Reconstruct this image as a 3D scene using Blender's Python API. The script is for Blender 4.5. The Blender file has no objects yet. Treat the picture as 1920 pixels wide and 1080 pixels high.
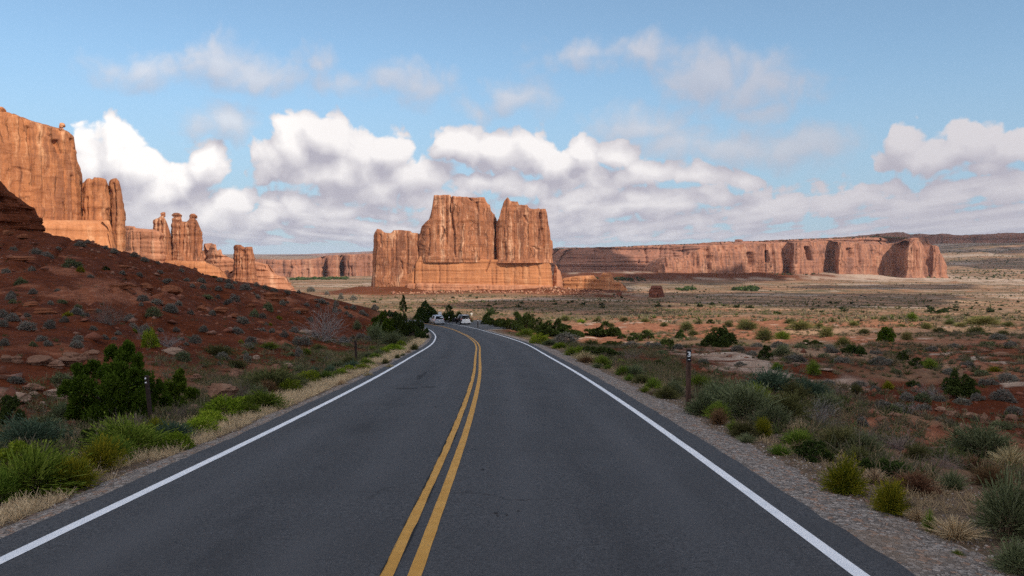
import bpy, bmesh, math, random
import numpy as np
from mathutils import Vector, Matrix

SC = bpy.context.scene
COL = SC.collection
R = math.radians
rng = np.random.default_rng(7)
random.seed(7)

# ------------------------------------------------------------------ camera
CAMZ = 2.05
FPX = 1493.0                      # focal length in photo pixels (28 mm on 36 mm)
PITCH = R(2.5)
cam_d = bpy.data.cameras.new('camera')
cam = bpy.data.objects.new('camera', cam_d)
COL.objects.link(cam)
cam.location = (0, 0, CAMZ)
cam.rotation_euler = (R(90) - PITCH, 0, 0)
cam_d.sensor_width = 36
cam_d.lens = 28.0
cam_d.clip_start = 0.1
cam_d.clip_end = 80000
SC.camera = cam
SC.render.resolution_x, SC.render.resolution_y = 1024, 576


def ray(px, py):
    """direction (per metre of y) of a photo pixel"""
    a = (np.asarray(px, float) - 960) / FPX
    b = (540 - np.asarray(py, float)) / FPX
    y = math.cos(PITCH) + b * math.sin(PITCH)
    z = -math.sin(PITCH) + b * math.cos(PITCH)
    return a / y, z / y


def P(px, py, D):
    ax, az = ray(px, py)
    return np.stack([ax * D, np.ones_like(ax) * D, CAMZ + az * D], -1)


def zrow(py, D):
    return CAMZ + ray(960, py)[1] * D


# ------------------------------------------------------------------ noise
def _hash(ix, iy, iz):
    h = (ix.astype(np.int64) * 374761393 + iy.astype(np.int64) * 668265263 + iz.astype(np.int64) * 2147483647)
    h = (h ^ (h >> 13)) * 1274126177
    h = h & 0xffffffff
    h = (h ^ (h >> 16)) * 0x45d9f3b
    h = h & 0xffffffff
    h = h ^ (h >> 15)
    return (h & 0xffffff) / float(0xffffff)


def vn2(x, y, seed=0):
    x = np.asarray(x, float); y = np.asarray(y, float)
    fx, fy = np.floor(x), np.floor(y)
    u, v = x - fx, y - fy
    u = u * u * u * (u * (u * 6 - 15) + 10); v = v * v * v * (v * (v * 6 - 15) + 10)
    s = np.full(fx.shape, seed)
    a = _hash(fx, fy, s); b = _hash(fx + 1, fy, s); c = _hash(fx, fy + 1, s); d = _hash(fx + 1, fy + 1, s)
    return (a + (b - a) * u) * (1 - v) + (c + (d - c) * u) * v


def fbm(x, y, o=4, seed=0, g=0.5):
    t = 0; a = 1; n = 0
    for k in range(o):
        t = t + a * vn2(x * 2 ** k + 17.3 * k, y * 2 ** k - 9.1 * k, seed + k); n += a; a *= g
    return t / n * 2 - 1


def sstep(a, b, x):
    t = np.clip((np.asarray(x, float) - a) / (b - a), 0, 1)
    return t * t * (3 - 2 * t)


# ------------------------------------------------------------------ mesh helpers
def mesh_np(name, V, faces, mat=None, smooth=False, attrs=None, mats=None, midx=None):
    """faces: list of (n,k) int arrays"""
    me = bpy.data.meshes.new(name)
    V = np.asarray(V, np.float32)
    me.vertices.add(len(V)); me.vertices.foreach_set('co', V.ravel())
    loops = np.concatenate([f.ravel() for f in faces]).astype(np.int32)
    cnt = np.concatenate([np.full(len(f), f.shape[1]) for f in faces]).astype(np.int32)
    st = np.concatenate([[0], np.cumsum(cnt)[:-1]]).astype(np.int32)
    me.loops.add(len(loops)); me.loops.foreach_set('vertex_index', loops)
    me.polygons.add(len(cnt)); me.polygons.foreach_set('loop_start', st); me.polygons.foreach_set('loop_total', cnt)
    if smooth:
        me.polygons.foreach_set('use_smooth', np.ones(len(cnt), bool))
    if attrs:
        for k, a in attrs.items():
            at = me.color_attributes.new(k, 'FLOAT_COLOR', 'POINT')
            at.data.foreach_set('color', np.asarray(a, np.float32).ravel())
    for m in (mats or ([mat] if mat else [])):
        me.materials.append(m)
    if midx is not None:
        me.polygons.foreach_set('material_index', np.asarray(midx, np.int32))
    me.update(calc_edges=True)
    return me


def grid_faces(n, m, wrap=False):
    """n columns (first index), m rows; vertex id = i*m + j"""
    i = np.arange(n if wrap else n - 1); j = np.arange(m - 1)
    I, J = np.meshgrid(i, j, indexing='ij'); I2 = (I + 1) % n
    return np.stack([I * m + J, I2 * m + J, I2 * m + J + 1, I * m + J + 1], -1).reshape(-1, 4)


def link(name, me, parent=None, loc=None):
    o = bpy.data.objects.new(name, me); COL.objects.link(o)
    if parent is not None: o.parent = parent
    if loc is not None: o.location = loc
    return o


def empty(name, loc=(0, 0, 0)):
    o = bpy.data.objects.new(name, None); COL.objects.link(o); o.location = loc
    o.empty_display_size = 0.3
    return o


def tag(o, label=None, cat=None, group=None, kind=None):
    if label: o['label'] = label
    if cat: o['category'] = cat
    if group: o['group'] = group
    if kind: o['kind'] = kind
    return o


def bm_mesh(name, bm, mat, smooth=False):
    me = bpy.data.meshes.new(name); bm.normal_update(); bm.to_mesh(me); bm.free()
    if mat: me.materials.append(mat)
    if smooth:
        for p in me.polygons: p.use_smooth = True
    return me


def bm_box(bm, c, s, rot=None, taper=1.0):
    """box with centre c, full size s"""
    vs = []
    for dz in (-.5, .5):
        for dx, dy in ((-.5, -.5), (.5, -.5), (.5, .5), (-.5, .5)):
            k = taper if dz > 0 else 1
            v = Vector((dx * s[0] * k, dy * s[1] * k, dz * s[2]))
            if rot: v = rot @ v
            vs.append(bm.verts.new(v + Vector(c)))
    for f in ((3, 2, 1, 0), (4, 5, 6, 7), (0, 1, 5, 4), (1, 2, 6, 5), (2, 3, 7, 6), (3, 0, 4, 7)):
        bm.faces.new([vs[k] for k in f])
    return vs


def bm_cyl(bm, a, b, r0, r1=None, n=12, caps=True):
    r1 = r0 if r1 is None else r1
    a, b = Vector(a), Vector(b); d = (b - a).normalized()
    u = d.orthogonal().normalized(); w = d.cross(u)
    A = [bm.verts.new(a + (u * math.cos(t) + w * math.sin(t)) * r0) for t in [2 * math.pi * k / n for k in range(n)]]
    B = [bm.verts.new(b + (u * math.cos(t) + w * math.sin(t)) * r1) for t in [2 * math.pi * k / n for k in range(n)]]
    for k in range(n):
        bm.faces.new((A[k], A[(k + 1) % n], B[(k + 1) % n], B[k]))
    if caps:
        bm.faces.new(A[::-1]); bm.faces.new(B)


# ------------------------------------------------------------------ node helpers
def new_mat(name):
    m = bpy.data.materials.new(name); m.use_nodes = True
    nt = m.node_tree
    b = nt.nodes['Principled BSDF']
    b.inputs['Roughness'].default_value = 0.9
    b.inputs['Specular IOR Level'].default_value = 0.15
    return m, nt, b


class N:
    """tiny node-building helper"""
    def __init__(s, nt): s.nt = nt
    def node(s, t, **kw):
        n = s.nt.nodes.new(t)
        for k, v in kw.items(): setattr(n, k, v)
        return n
    def plug(s, sock, v):
        if isinstance(v, bpy.types.NodeSocket): s.nt.links.new(v, sock)
        elif v is not None: sock.default_value = v
    def math(s, op, a, b=None, c=None, clamp=False):
        n = s.node('ShaderNodeMath', operation=op); n.use_clamp = clamp
        s.plug(n.inputs[0], a)
        if b is not None: s.plug(n.inputs[1], b)
        if c is not None: s.plug(n.inputs[2], c)
        return n.outputs[0]
    def vmath(s, op, a, b=None, scale=None):
        n = s.node('ShaderNodeVectorMath', operation=op)
        s.plug(n.inputs[0], a)
        if b is not None: s.plug(n.inputs[1], b)
        if scale is not None: s.plug(n.inputs['Scale'], scale)
        return n.outputs['Value'] if op in ('LENGTH', 'DOT_PRODUCT', 'DISTANCE') else n.outputs[0]
    def noise(s, vec, scale, detail=4, rough=0.55, dim='3D', lac=2.0):
        n = s.node('ShaderNodeTexNoise', noise_dimensions=dim)
        if vec is not None: s.plug(n.inputs['Vector'], vec)
        n.inputs['Scale'].default_value = scale; n.inputs['Detail'].default_value = detail
        n.inputs['Roughness'].default_value = rough; n.inputs['Lacunarity'].default_value = lac
        return n.outputs['Fac']
    def ss(s, x, a, b, lo=0.0, hi=1.0):
        n = s.node('ShaderNodeMapRange', interpolation_type='SMOOTHSTEP')
        s.plug(n.inputs[0], x); n.inputs[1].default_value = a; n.inputs[2].default_value = b
        n.inputs[3].default_value = lo; n.inputs[4].default_value = hi
        return n.outputs[0]
    def lin(s, x, a, b, lo=0.0, hi=1.0):
        n = s.node('ShaderNodeMapRange')
        s.plug(n.inputs[0], x); n.inputs[1].default_value = a; n.inputs[2].default_value = b
        n.inputs[3].default_value = lo; n.inputs[4].default_value = hi
        return n.outputs[0]
    def mix(s, f, a, b, mode='MIX'):
        n = s.node('ShaderNodeMix', data_type='RGBA', blend_type=mode)
        s.plug(n.inputs[0], f)
        for k, v in ((6, a), (7, b)):
            if not isinstance(v, bpy.types.NodeSocket): v = (*v, 1) if len(v) == 3 else v
            s.plug(n.inputs[k], v)
        return n.outputs[2]
    def mapping(s, vec, scale=(1, 1, 1), loc=(0, 0, 0), rot=(0, 0, 0)):
        n = s.node('ShaderNodeMapping'); s.plug(n.inputs[0], vec)
        n.inputs['Scale'].default_value = scale; n.inputs['Location'].default_value = loc; n.inputs['Rotation'].default_value = rot
        return n.outputs[0]
    def bump(s, h, strength=0.5, dist=0.1):
        n = s.node('ShaderNodeBump'); s.plug(n.inputs['Height'], h)
        n.inputs['Strength'].default_value = strength; n.inputs['Distance'].default_value = dist
        return n.outputs[0]
    def pos(s): return s.node('ShaderNodeNewGeometry').outputs['Position']
    def island(s): return s.node('ShaderNodeNewGeometry').outputs['Random Per Island']
    def objrand(s): return s.node('ShaderNodeObjectInfo').outputs['Random']
    def obj(s): return s.node('ShaderNodeTexCoord').outputs['Object']
    def sep(s, v):
        n = s.node('ShaderNodeSeparateXYZ'); s.plug(n.inputs[0], v); return n.outputs
    def comb(s, x, y, z):
        n = s.node('ShaderNodeCombineXYZ'); s.plug(n.inputs[0], x); s.plug(n.inputs[1], y); s.plug(n.inputs[2], z); return n.outputs[0]
# ------------------------------------------------------------------ the road's course
_cl = np.array([(-0.75, -60), (-.75, -30), (-.75, -10), (-.76, 6.3), (-.82, 15), (-1.1, 27), (-1.7, 42), (-2.25, 55), (-3.05, 67), (-5.5, 93),
                (-8.9, 118), (-12.4, 134), (-15.9, 145), (-21.5, 156), (-29, 165), (-40, 172), (-57, 178), (-82, 180), (-110, 178)], float)


def _catmull(pts, step=0.5):
    out = []
    for k in range(len(pts) - 1):
        p0 = pts[max(k - 1, 0)]; p1 = pts[k]; p2 = pts[k + 1]; p3 = pts[min(k + 2, len(pts) - 1)]
        n = max(2, int(np.hypot(*(p2 - p1)) / step))
        d1 = np.hypot(*(p1 - p0)) ** .5 or 1e-3; d2 = np.hypot(*(p2 - p1)) ** .5; d3 = np.hypot(*(p3 - p2)) ** .5 or 1e-3
        m1 = (p2 - p1) + d2 * ((p1 - p0) / d1 - (p2 - p0) / (d1 + d2)) if k else (p2 - p1)
        m2 = (p2 - p1) + d2 * ((p3 - p2) / d3 - (p3 - p1) / (d2 + d3)) if k < len(pts) - 2 else (p2 - p1)
        for t in np.arange(n) / n:
            out.append((2 * t**3 - 3 * t**2 + 1) * p1 + (t**3 - 2 * t**2 + t) * m1 + (-2 * t**3 + 3 * t**2) * p2 + (t**3 - t**2) * m2)
    out.append(pts[-1]); return np.array(out)


CL = _catmull(_cl)
for _ in range(12):
    CL[1:-1] = (CL[:-2] + 2 * CL[1:-1] + CL[2:]) / 4
CS = np.concatenate([[0], np.cumsum(np.hypot(*np.diff(CL, axis=0).T))])
CS -= np.interp(0, CL[:, 1][:400], CS[:400])                    # s = 0 beside the camera
CT = np.gradient(CL, axis=0); CT /= np.hypot(*CT.T)[:, None]
CN = np.stack([CT[:, 1], -CT[:, 0]], -1)                        # to the right of travel


def road_z(s):
    s = np.asarray(s, float); q = np.clip(s - 85, 0, 130)
    return np.where(s < 85, -.08 * s, -6.8 - .08 * q + .00025 * q * q)


HALF = 3.95                                                     # asphalt half width


def pull_w(s):                                                  # extra paved width of the pullout on the right
    return 9.0 * sstep(112, 122, s) * (1 - sstep(150, 162, s))


def road_frame(x, y):
    """signed offset (right +) and arc length of the closest centreline point"""
    x = np.asarray(x, float).ravel(); y = np.asarray(y, float).ravel()
    off = np.full(x.shape, 1e3); s = np.zeros(x.shape)
    near = np.where((y > -75) & (y < 215) & (x > -150) & (x < 60))[0]
    sub = CL[::2]
    for c in range(0, len(near), 20000):
        ix = near[c:c + 20000]
        d2 = (x[ix, None] - sub[None, :, 0])**2 + (y[ix, None] - sub[None, :, 1])**2
        k = d2.argmin(1) * 2
        rx = x[ix] - CL[k, 0]; ry = y[ix] - CL[k, 1]
        off[ix] = rx * CN[k, 0] + ry * CN[k, 1]
        s[ix] = CS[k] + rx * CT[k, 0] + ry * CT[k, 1]
        far = d2.min(1) > 40**2
        off[ix[far]] = np.sign(off[ix[far]]) * 1e3
    return off, s


# ------------------------------------------------------------------ the lie of the land (control points in metres)
_ctl = []
for (px, py, D) in ((150, 800, 19), (150, 750, 22), (150, 700, 25.5), (150, 660, 29), (150, 600, 38), (150, 550, 50), (150, 500, 68), (165, 456, 92),
                    (40, 640, 31), (20, 560, 46), (20, 480, 72), (10, 425, 96), (300, 680, 31), (300, 600, 46), (300, 540, 72), (300, 491, 102),
                    (450, 720, 31), (450, 680, 37), (450, 640, 46), (450, 600, 59), (450, 560, 81), (450, 526, 109),
                    (620, 670, 47), (620, 640, 58), (620, 600, 79), (620, 580, 93), (620, 556, 115), (690, 640, 62), (700, 600, 92), (700, 578, 122),
                    (-200, 560, 44), (-200, 450, 74), (-200, 385, 96), (-500, 500, 50), (-500, 340, 96)):
    _ctl.append(tuple(P(px, py, D)))
_ctl += [(-7, 11, -1.15), (-10.4, 17, -1.8), (-9.8, 21, -2.4), (-10, 35, -3.55), (-10, 51, -4.75), (-11.5, 70, -6.2), (-14, 90, -7.8), (-17.5, 110, -8.8),
         (-74, 118, 2.0), (-60, 135, -4), (-48, 145, -7), (-36, 150, -9.5), (-30, 140, -9), (-115, 125, 5), (-100, 165, -6), (-23, 130, -9.4),
         (-10, -20, 1.5), (10, -20, 1.1), (0, -45, 3.4), (30, -20, -.3), (-40, -10, 3), (40, 0, -2.6), (-60, 30, 3)]
for (px, py, D) in ((1880, 850, 21), (1600, 760, 28), (1800, 700, 42), (1400, 690, 42), (1300, 650, 61), (1800, 640, 70), (1500, 620, 100), (1200, 612, 112),
                    (1100, 602, 140), (1900, 600, 122), (1500, 590, 170), (1900, 1000, 9), (1650, 930, 10.3), (1580, 890, 11.3), (1350, 780, 18),
                    (1750, 760, 29), (1900, 760, 30), (1450, 800, 18.5), (1000, 603, 160), (1900, 690, 44), (1900, 640, 70)):
    _ctl.append(tuple(P(px, py, D)))
for s_ in (-20, 0, 10, 25, 45, 70, 100):
    k_ = int(np.searchsorted(CS, s_))
    for d_, dz_ in ((-5.5, -.35), (5.5, -.25), (0, -.1)):
        q_ = CL[k_] + CN[k_] * d_
        _ctl.append((q_[0], q_[1], float(road_z(s_)) + dz_))
_ctl = np.array(_ctl)


def _tps(r2):
    return 0.5 * r2 * np.log(np.maximum(r2, 1e-9))


_n = len(_ctl); _xy = _ctl[:, :2] / 50.0
_K = _tps(((_xy[:, None] - _xy[None])**2).sum(-1)) + np.eye(_n) * 0.004
_Pm = np.c_[np.ones(_n), _xy]
_A = np.block([[_K, _Pm], [_Pm.T, np.zeros((3, 3))]])
_w = np.linalg.solve(_A, np.r_[_ctl[:, 2], 0, 0, 0])
_gr = np.array([0, 100, 170, 220, 300, 500, 900, 1300, 1900, 3000, 6000, 12000, 40000])
_gz = np.array([-2, -8.2, -11, -14.2, -18.3, -28.5, -46, -54.5, -61.5, -66, -62, -40, -40])

# things that lift the plain round their foot (filled in by the rock formations): (x0, y0, x1, y1, width, lift)
TALUS = [(-175, 1000, 45, 1005, 70, 4), (45, 1010, 120, 1040, 55, 4), (-200, 1030, -150, 1025, 60, 6),
         (180, 1860, 820, 2140, 240, 18), (122, 758, 60, 800, 16, 2.2)]


def seg_d(x, y, x0, y0, x1, y1):
    dx, dy = x1 - x0, y1 - y0
    t = np.clip(((x - x0) * dx + (y - y0) * dy) / (dx * dx + dy * dy), 0, 1)
    return np.hypot(x - x0 - t * dx, y - y0 - t * dy)


def land(x, y, detail=True):
    shp = np.shape(x)
    x = np.asarray(x, float).ravel(); y = np.asarray(y, float).ravel()
    r = np.hypot(x, y)
    g = np.interp(r, _gr, _gz)
    az = np.arctan2(x, np.maximum(y, 1e-3))
    g = g + 128 * sstep(2500, 6600, r) * sstep(R(24), R(28.3), az)
    for (x0, y0, x1, y1, w_, l_) in TALUS:
        m = (r > 400)
        if m.any():
            d = seg_d(x[m], y[m], x0, y0, x1, y1)
            g[m] += l_ * (1 - sstep(0, w_, d + 8 * fbm(x[m] / 25, y[m] / 25, 3, 5)))
    z = g.copy()
    nr = r < 260
    if nr.any():
        q = np.c_[x[nr], y[nr]] / 50.0
        t = np.empty(len(q))
        for c in range(0, len(q), 20000):
            qq = q[c:c + 20000]
            t[c:c + 20000] = _tps(((qq[:, None] - _xy[None])**2).sum(-1)) @ _w[:_n] + _w[_n] + qq @ _w[_n + 1:]
        k = sstep(135, 245, r[nr])
        z[nr] = t * (1 - k) + g[nr] * k
    off, s = road_frame(x, y)
    ao = np.abs(off)
    lim = HALF + np.where(off > 0, pull_w(s), 0)
    free = sstep(lim + 1.0, lim + 6.5, ao)
    if detail:
        amp = np.clip(r / 40, .18, 1.0)
        nz = .55 * fbm(x / 9, y / 9, 5, 3) + .16 * fbm(x / 1.7, y / 1.7, 3, 9)
        gul = .42 * (1 - sstep(0, .16, np.abs(fbm(x / 7 + y / 16, y / 26, 3, 121)))) + .25 * (1 - sstep(0, .14, np.abs(fbm(x / 3 + y / 8, y / 12, 3, 131))))
        z = z - gul * sstep(-11, -16, x) * (1 - sstep(120, 160, r)) * sstep(14, 24, r) * free
        far = 2.2 * fbm(x / 60, y / 60, 4, 31) * sstep(200, 700, r) + 5 * fbm(x / 300, y / 300, 3, 37) * sstep(900, 2500, r)
        far = far + 26 * np.abs(fbm(x / 700, y / 500, 4, 41)) * sstep(2600, 4500, r) * sstep(R(24), R(28), az)
        z = z + nz * amp * free + far
    rz = road_z(s)
    edge = np.clip(ao - lim, 0, None)
    shoulder = rz - .05 - .035 * np.minimum(edge, 1.4) - .0 * edge
    onroad = ao < 60
    z = np.where(onroad, shoulder * (1 - free) + z * free, z)
    return z.reshape(shp)


def at(px, py, D0=4.0, D1=6000.0):
    """where the line of sight through photo pixels meets the land"""
    ax, az = ray(np.atleast_1d(px), np.atleast_1d(py))
    D = np.geomspace(D0, D1, 900)
    X = ax[:, None] * D; Y = np.broadcast_to(D, X.shape); Z = CAMZ + az[:, None] * D
    G = land(X, Y, detail=False)
    hit = Z < G
    k = np.where(hit.any(1), hit.argmax(1), len(D) - 1); k = np.maximum(k, 1)
    i = np.arange(len(k))
    a = Z[i, k - 1] - G[i, k - 1]; b = Z[i, k] - G[i, k]
    t = np.clip(a / np.where(np.abs(a - b) < 1e-9, 1, a - b), 0, 1)
    d = D[k - 1] + (D[k] - D[k - 1]) * t
    return np.stack([ax * d, d, land(ax * d, d)], -1)


# ------------------------------------------------------------------ ground sheet: rings round the camera, to the horizon
_az = np.concatenate([np.linspace(-180, -48, 60)[:-1], np.linspace(-48, -36, 60)[:-1], np.linspace(-36, 36, 640)[:-1],
                      np.linspace(36, 50, 60)[:-1], np.linspace(50, 180, 60)[:-1]])
_rr = np.concatenate([[0.3, 1, 1.8], np.geomspace(2.6, 700, 620)[:-1], np.geomspace(700, 38000, 170)])
A_, R_ = np.meshgrid(np.radians(_az), _rr, indexing='ij')
GX = np.sin(A_) * R_; GY = np.cos(A_) * R_
GZ = land(GX, GY)
na, nr_ = GX.shape
# ground cover, by place: r = bare red soil, g = pale slickrock, b = scrub and grass litter, a = orange slickrock
roff, rs_ = road_frame(GX, GY); roff = roff.reshape(GX.shape); rs_ = rs_.reshape(GX.shape)
n1 = fbm(GX / 22, GY / 22, 4, 51); n2 = fbm(GX / 6, GY / 6, 4, 57); n3 = fbm(GX / 3.0, GY / 1.6, 4, 63); n4 = fbm(GX / 90, GY / 90, 4, 71)
Rr = np.hypot(GX, GY)
left = sstep(-7, -13, roff) * (Rr < 300)
hill = np.clip(left, 0, 1)
near = 1 - sstep(90, 190, Rr + 40 * n1)
red = np.clip(np.maximum(hill, near * sstep(-.3, .25, n1 + .5 * n2) * .95) + .75 * sstep(.05, .35, n1) * (1 - sstep(250, 420, Rr)), 0, 1)
pale = sstep(.34, .55, n3 + .6 * n2 + .25 * n1 - .12) * (Rr < 130) * (roff > 8) * sstep(8, 14, roff)
_pz = P(np.array([1330, 1420, 1520]), np.array([672, 690, 712]), np.array([52, 43, 37]))
for k in range(2):
    dd = seg_d(GX, GY, _pz[k][0], _pz[k][1], _pz[k + 1][0], _pz[k + 1][1])
    pale = np.maximum(pale, (1 - sstep(1.0, 4.0, dd + 1.5 * n2)) * sstep(-.25, .1, n3))
# the wash: a bare pale-red strip winding through the right-hand field
_wash = P(np.array([1560, 1640, 1720, 1800, 1920]), np.array([648, 662, 672, 684, 705]), np.array([80, 66, 58, 50, 42]))
wd = np.min([seg_d(GX, GY, *_wash[k][:2], *_wash[k + 1][:2]) for k in range(4)], 0)
wash = 1 - sstep(1.2, 3.2, wd + .8 * n2)
_s2 = P(np.array([1700, 1800, 1925]), np.array([805, 825, 850]), np.array([22.5, 21.5, 20.5]))
wd2 = np.min([seg_d(GX, GY, *_s2[k][:2], *_s2[k + 1][:2]) for k in range(2)], 0)
slick = 1 - sstep(1.6, 3.4, wd2 + .9 * n2)
# white rock far out on the right
_wh = P(np.array([1650, 1700, 1780, 1930]), np.array([521, 514, 514, 525]), np.array([1950, 2150, 2150, 1750]))
wd3 = np.min([seg_d(GX, GY, *_wh[k][:2], *_wh[k + 1][:2]) for k in range(3)], 0)
white = (1 - sstep(60, 210, wd3 + 130 * n4)) * sstep(-.25, .1, fbm(GX / 55, GY / 55, 4, 77) + .12)
white = white * (GY > 1300)
white = np.maximum(white, .75 * (np.hypot(GX + 40, GY - 1000) > 260) * sstep(.22, .4, fbm(GX / 160, GY / 45, 4, 83)) * sstep(250, 420, Rr) * (Rr < 2600))
white = np.maximum(white, .8 * sstep(.10, .30, fbm(GX / 420, GY / 130, 4, 87)) * sstep(2300, 2700, Rr) * (1 - sstep(6500, 8000, Rr)) * sstep(R(24), R(27), np.arctan2(GX, GY)))
orange = np.clip(wash * .8 + slick + hill * .8 * sstep(.36, .52, fbm(GX / 7, GY / 7, 4, 91)) * sstep(20, 30, Rr), 0, 1)
_or = at([185, 215, 235, 515], [548, 552, 540, 558])
for q in _or:
    orange = np.maximum(orange, (1 - sstep(1.2, 3.4, np.hypot(GX - q[0], (GY - q[1]) * .45) + 1.2 * n3)))
far = sstep(120, 260, Rr)
tal = np.zeros_like(GX)
for (x0, y0, x1, y1, w_, l_) in TALUS:
    tal = np.maximum(tal, 1 - sstep(.55 * w_, 1.25 * w_, seg_d(GX, GY, x0, y0, x1, y1) + 14 * n1))
red = np.clip(np.maximum(red, tal * .9 * (GY > 500)), 0, 1)
scrub = np.clip((1 - red) * (.55 + .45 * n1), 0, 1)
verge = (1 - sstep(HALF + 1.2, HALF + 3.5, np.abs(roff) - np.where(roff > 0, pull_w(rs_), 0) + .8 * n2)) * (np.abs(roff) < 50)
cover = np.stack([red, np.maximum(pale, white), scrub, orange], -1).reshape(-1, 4)
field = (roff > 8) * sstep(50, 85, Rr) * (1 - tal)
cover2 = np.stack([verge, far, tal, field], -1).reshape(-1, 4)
V_ = np.stack([GX, GY, GZ], -1).reshape(-1, 3)
F_ = grid_faces(na, nr_, wrap=True)[:, ::-1]
V_ = np.r_[V_, [[0, 0, float(land(np.array([0.]), np.array([0.]))[0])]]]
cover = np.r_[cover, cover[:1]]; cover2 = np.r_[cover2, cover2[:1]]
ii = np.arange(na)
tri = np.stack([np.full(na, len(V_) - 1), ((ii + 1) % na) * nr_, ii * nr_], -1)

M_ground, nt, b = new_mat('desert_soil')
n = N(nt); pos = n.pos()
at1 = n.node('ShaderNodeVertexColor', layer_name='cover'); at2 = n.node('ShaderNodeVertexColor', layer_name='cover2')
c1 = n.node('ShaderNodeSeparateColor'); nt.links.new(at1.outputs[0], c1.inputs[0])
c2 = n.node('ShaderNodeSeparateColor'); nt.links.new(at2.outputs[0], c2.inputs[0])
fine = n.noise(pos, 7.0, 6, .7); mid = n.noise(pos, .9, 5, .6); big = n.noise(pos, .035, 4, .6); huge = n.noise(n.mapping(pos, (1, 2.2, 1)), .006, 5, .6)
plain = n.mix(n.ss(mid, .35, .65), (.150, .081, .048), (.245, .136, .077))
plain = n.mix(n.ss(huge, .40, .60), plain, (.150, .104, .060))
plain = n.mix(n.ss(big, .5, .68, 0, .7), plain, (.30, .120, .060))
plain = n.mix(n.ss(n.noise(n.mapping(pos, (1, 2.6, 1)), .011, 5, .65), .46, .62, 0, .8), plain, (.37, .225, .138))
plain = n.mix(n.ss(n.noise(n.mapping(pos, (1, 2.0, 1), (900, 70, 0)), .017, 5, .65), .52, .64, 0, .75), plain, (.088, .066, .044))
plain = n.mix(n.ss(n.noise(n.mapping(pos, (1, 2.4, 1), (300, 40, 0)), .0045, 5, .6), .5, .6, 0, .55), plain, (.085, .076, .046))
redc = n.mix(n.ss(mid, .38, .62), (.078, .0192, .0064), (.124, .032, .0112))
redc = n.mix(n.ss(fine, .45, .75, 0, .55), redc, (.034, .009, .004))
redc = n.mix(n.ss(n.noise(pos, 2.3, 5, .7), .60, .70, 0, .5), redc, (.20, .085, .05))
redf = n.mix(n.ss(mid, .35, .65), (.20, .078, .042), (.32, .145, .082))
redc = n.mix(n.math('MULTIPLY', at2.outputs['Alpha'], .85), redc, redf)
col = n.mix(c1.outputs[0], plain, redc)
oc = n.mix(n.ss(n.noise(n.mapping(pos, (1, 1, 7)), 1.4, 5, .65), .4, .66), (.19, .060, .028), (.31, .125, .066))
col = n.mix(n.math('MULTIPLY', at1.outputs['Alpha'], .9), col, oc)
pc = n.mix(n.ss(mid, .35, .7), (.29, .20, .145), (.46, .36, .28))
col = n.mix(c1.outputs[1], col, pc)
vc = n.mix(n.ss(fine, .3, .7), (.075, .055, .038), (.20, .15, .10))
col = n.mix(n.math('MULTIPLY', c2.outputs[0], .85), col, vc)
# stones and litter
vor = n.node('ShaderNodeTexVoronoi'); nt.links.new(pos, vor.inputs['Vector']); vor.inputs['Scale'].default_value = 5.5
sp = n.ss(vor.outputs['Distance'], .10, .22, 1, 0)
spc = n.math('MULTIPLY', sp, n.ss(n.sep(vor.outputs['Color'])[0], .72, .80))
spc = n.math('MULTIPLY', spc, n.math('SUBTRACT', 1.0, c2.outputs[1]))
col = n.mix(n.math('MULTIPLY', spc, .75), col, (.34, .20, .14))
nt.links.new(col, b.inputs['Base Color'])
hgt = n.math('ADD', n.math('MULTIPLY', fine, .35), n.math('ADD', n.math('MULTIPLY', mid, 1.1), n.math('MULTIPLY', spc, .3)))
nt.links.new(n.bump(hgt, .9, .22), b.inputs['Normal'])
b.inputs['Roughness'].default_value = .95
b.inputs['Specular IOR Level'].default_value = .05
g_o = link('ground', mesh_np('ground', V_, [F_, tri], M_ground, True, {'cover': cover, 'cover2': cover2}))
tag(g_o, 'red desert soil and scrubby plain running to the horizon', kind='structure')
del GX, GY, GZ, A_, R_, V_, F_


# ------------------------------------------------------------------ road, markings, shoulders
def strip(name, s0, s1, d0, d1, dz, mat, step=.5, jag=0.0, nd=2, crown=0.0, seed=0, lane=False):
    """a sheet along the road between offsets d0 and d1 (numbers or functions of s)"""
    s = np.arange(s0, s1 + step, step)
    k = np.interp(s, CS, np.arange(len(CS)))
    c = np.stack([np.interp(k, np.arange(len(CS)), CL[:, q]) for q in (0, 1)], -1)
    nn = np.stack([np.interp(k, np.arange(len(CS)), CN[:, q]) for q in (0, 1)], -1)
    e0 = d0(s) if callable(d0) else np.full(s.shape, d0); e1 = d1(s) if callable(d1) else np.full(s.shape, d1)
    if jag:
        e0 = e0 + jag * fbm(s * 3.1, s * 0 + seed, 4, 11); e1 = e1 + jag * fbm(s * 3.1, s * 0 + 7 + seed, 4, 12)
    t = np.linspace(0, 1, nd)
    E = e0[:, None] * (1 - t) + e1[:, None] * t
    X = c[:, None, :] + nn[:, None, :] * E[..., None]
    Z = road_z(s)[:, None] + dz + 0 * E
    Vv = np.concatenate([X, Z[..., None]], -1)
    at_ = None
    if lane:                                                    # where tyres polish the road (r) and oil drips between them (g)
        tr = sum(np.exp(-((E - q) / .30)**2) for q in (-2.75, -1.05, .95, 2.65)); oil = .55 * sum(np.exp(-((E - q) / .34)**2) for q in (-1.9, 1.8)) + .9 * np.exp(-((E + 1.93) / .11)**2)
        at_ = {'lane': np.stack([np.clip(tr, 0, 1), np.clip(oil, 0, 1), 0 * tr, 1 + 0 * tr], -1).reshape(-1, 4)}
    return Vv, mesh_np(name, Vv.reshape(-1, 3), [grid_faces(len(s), nd)[:, ::-1]], mat, True, at_)


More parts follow.
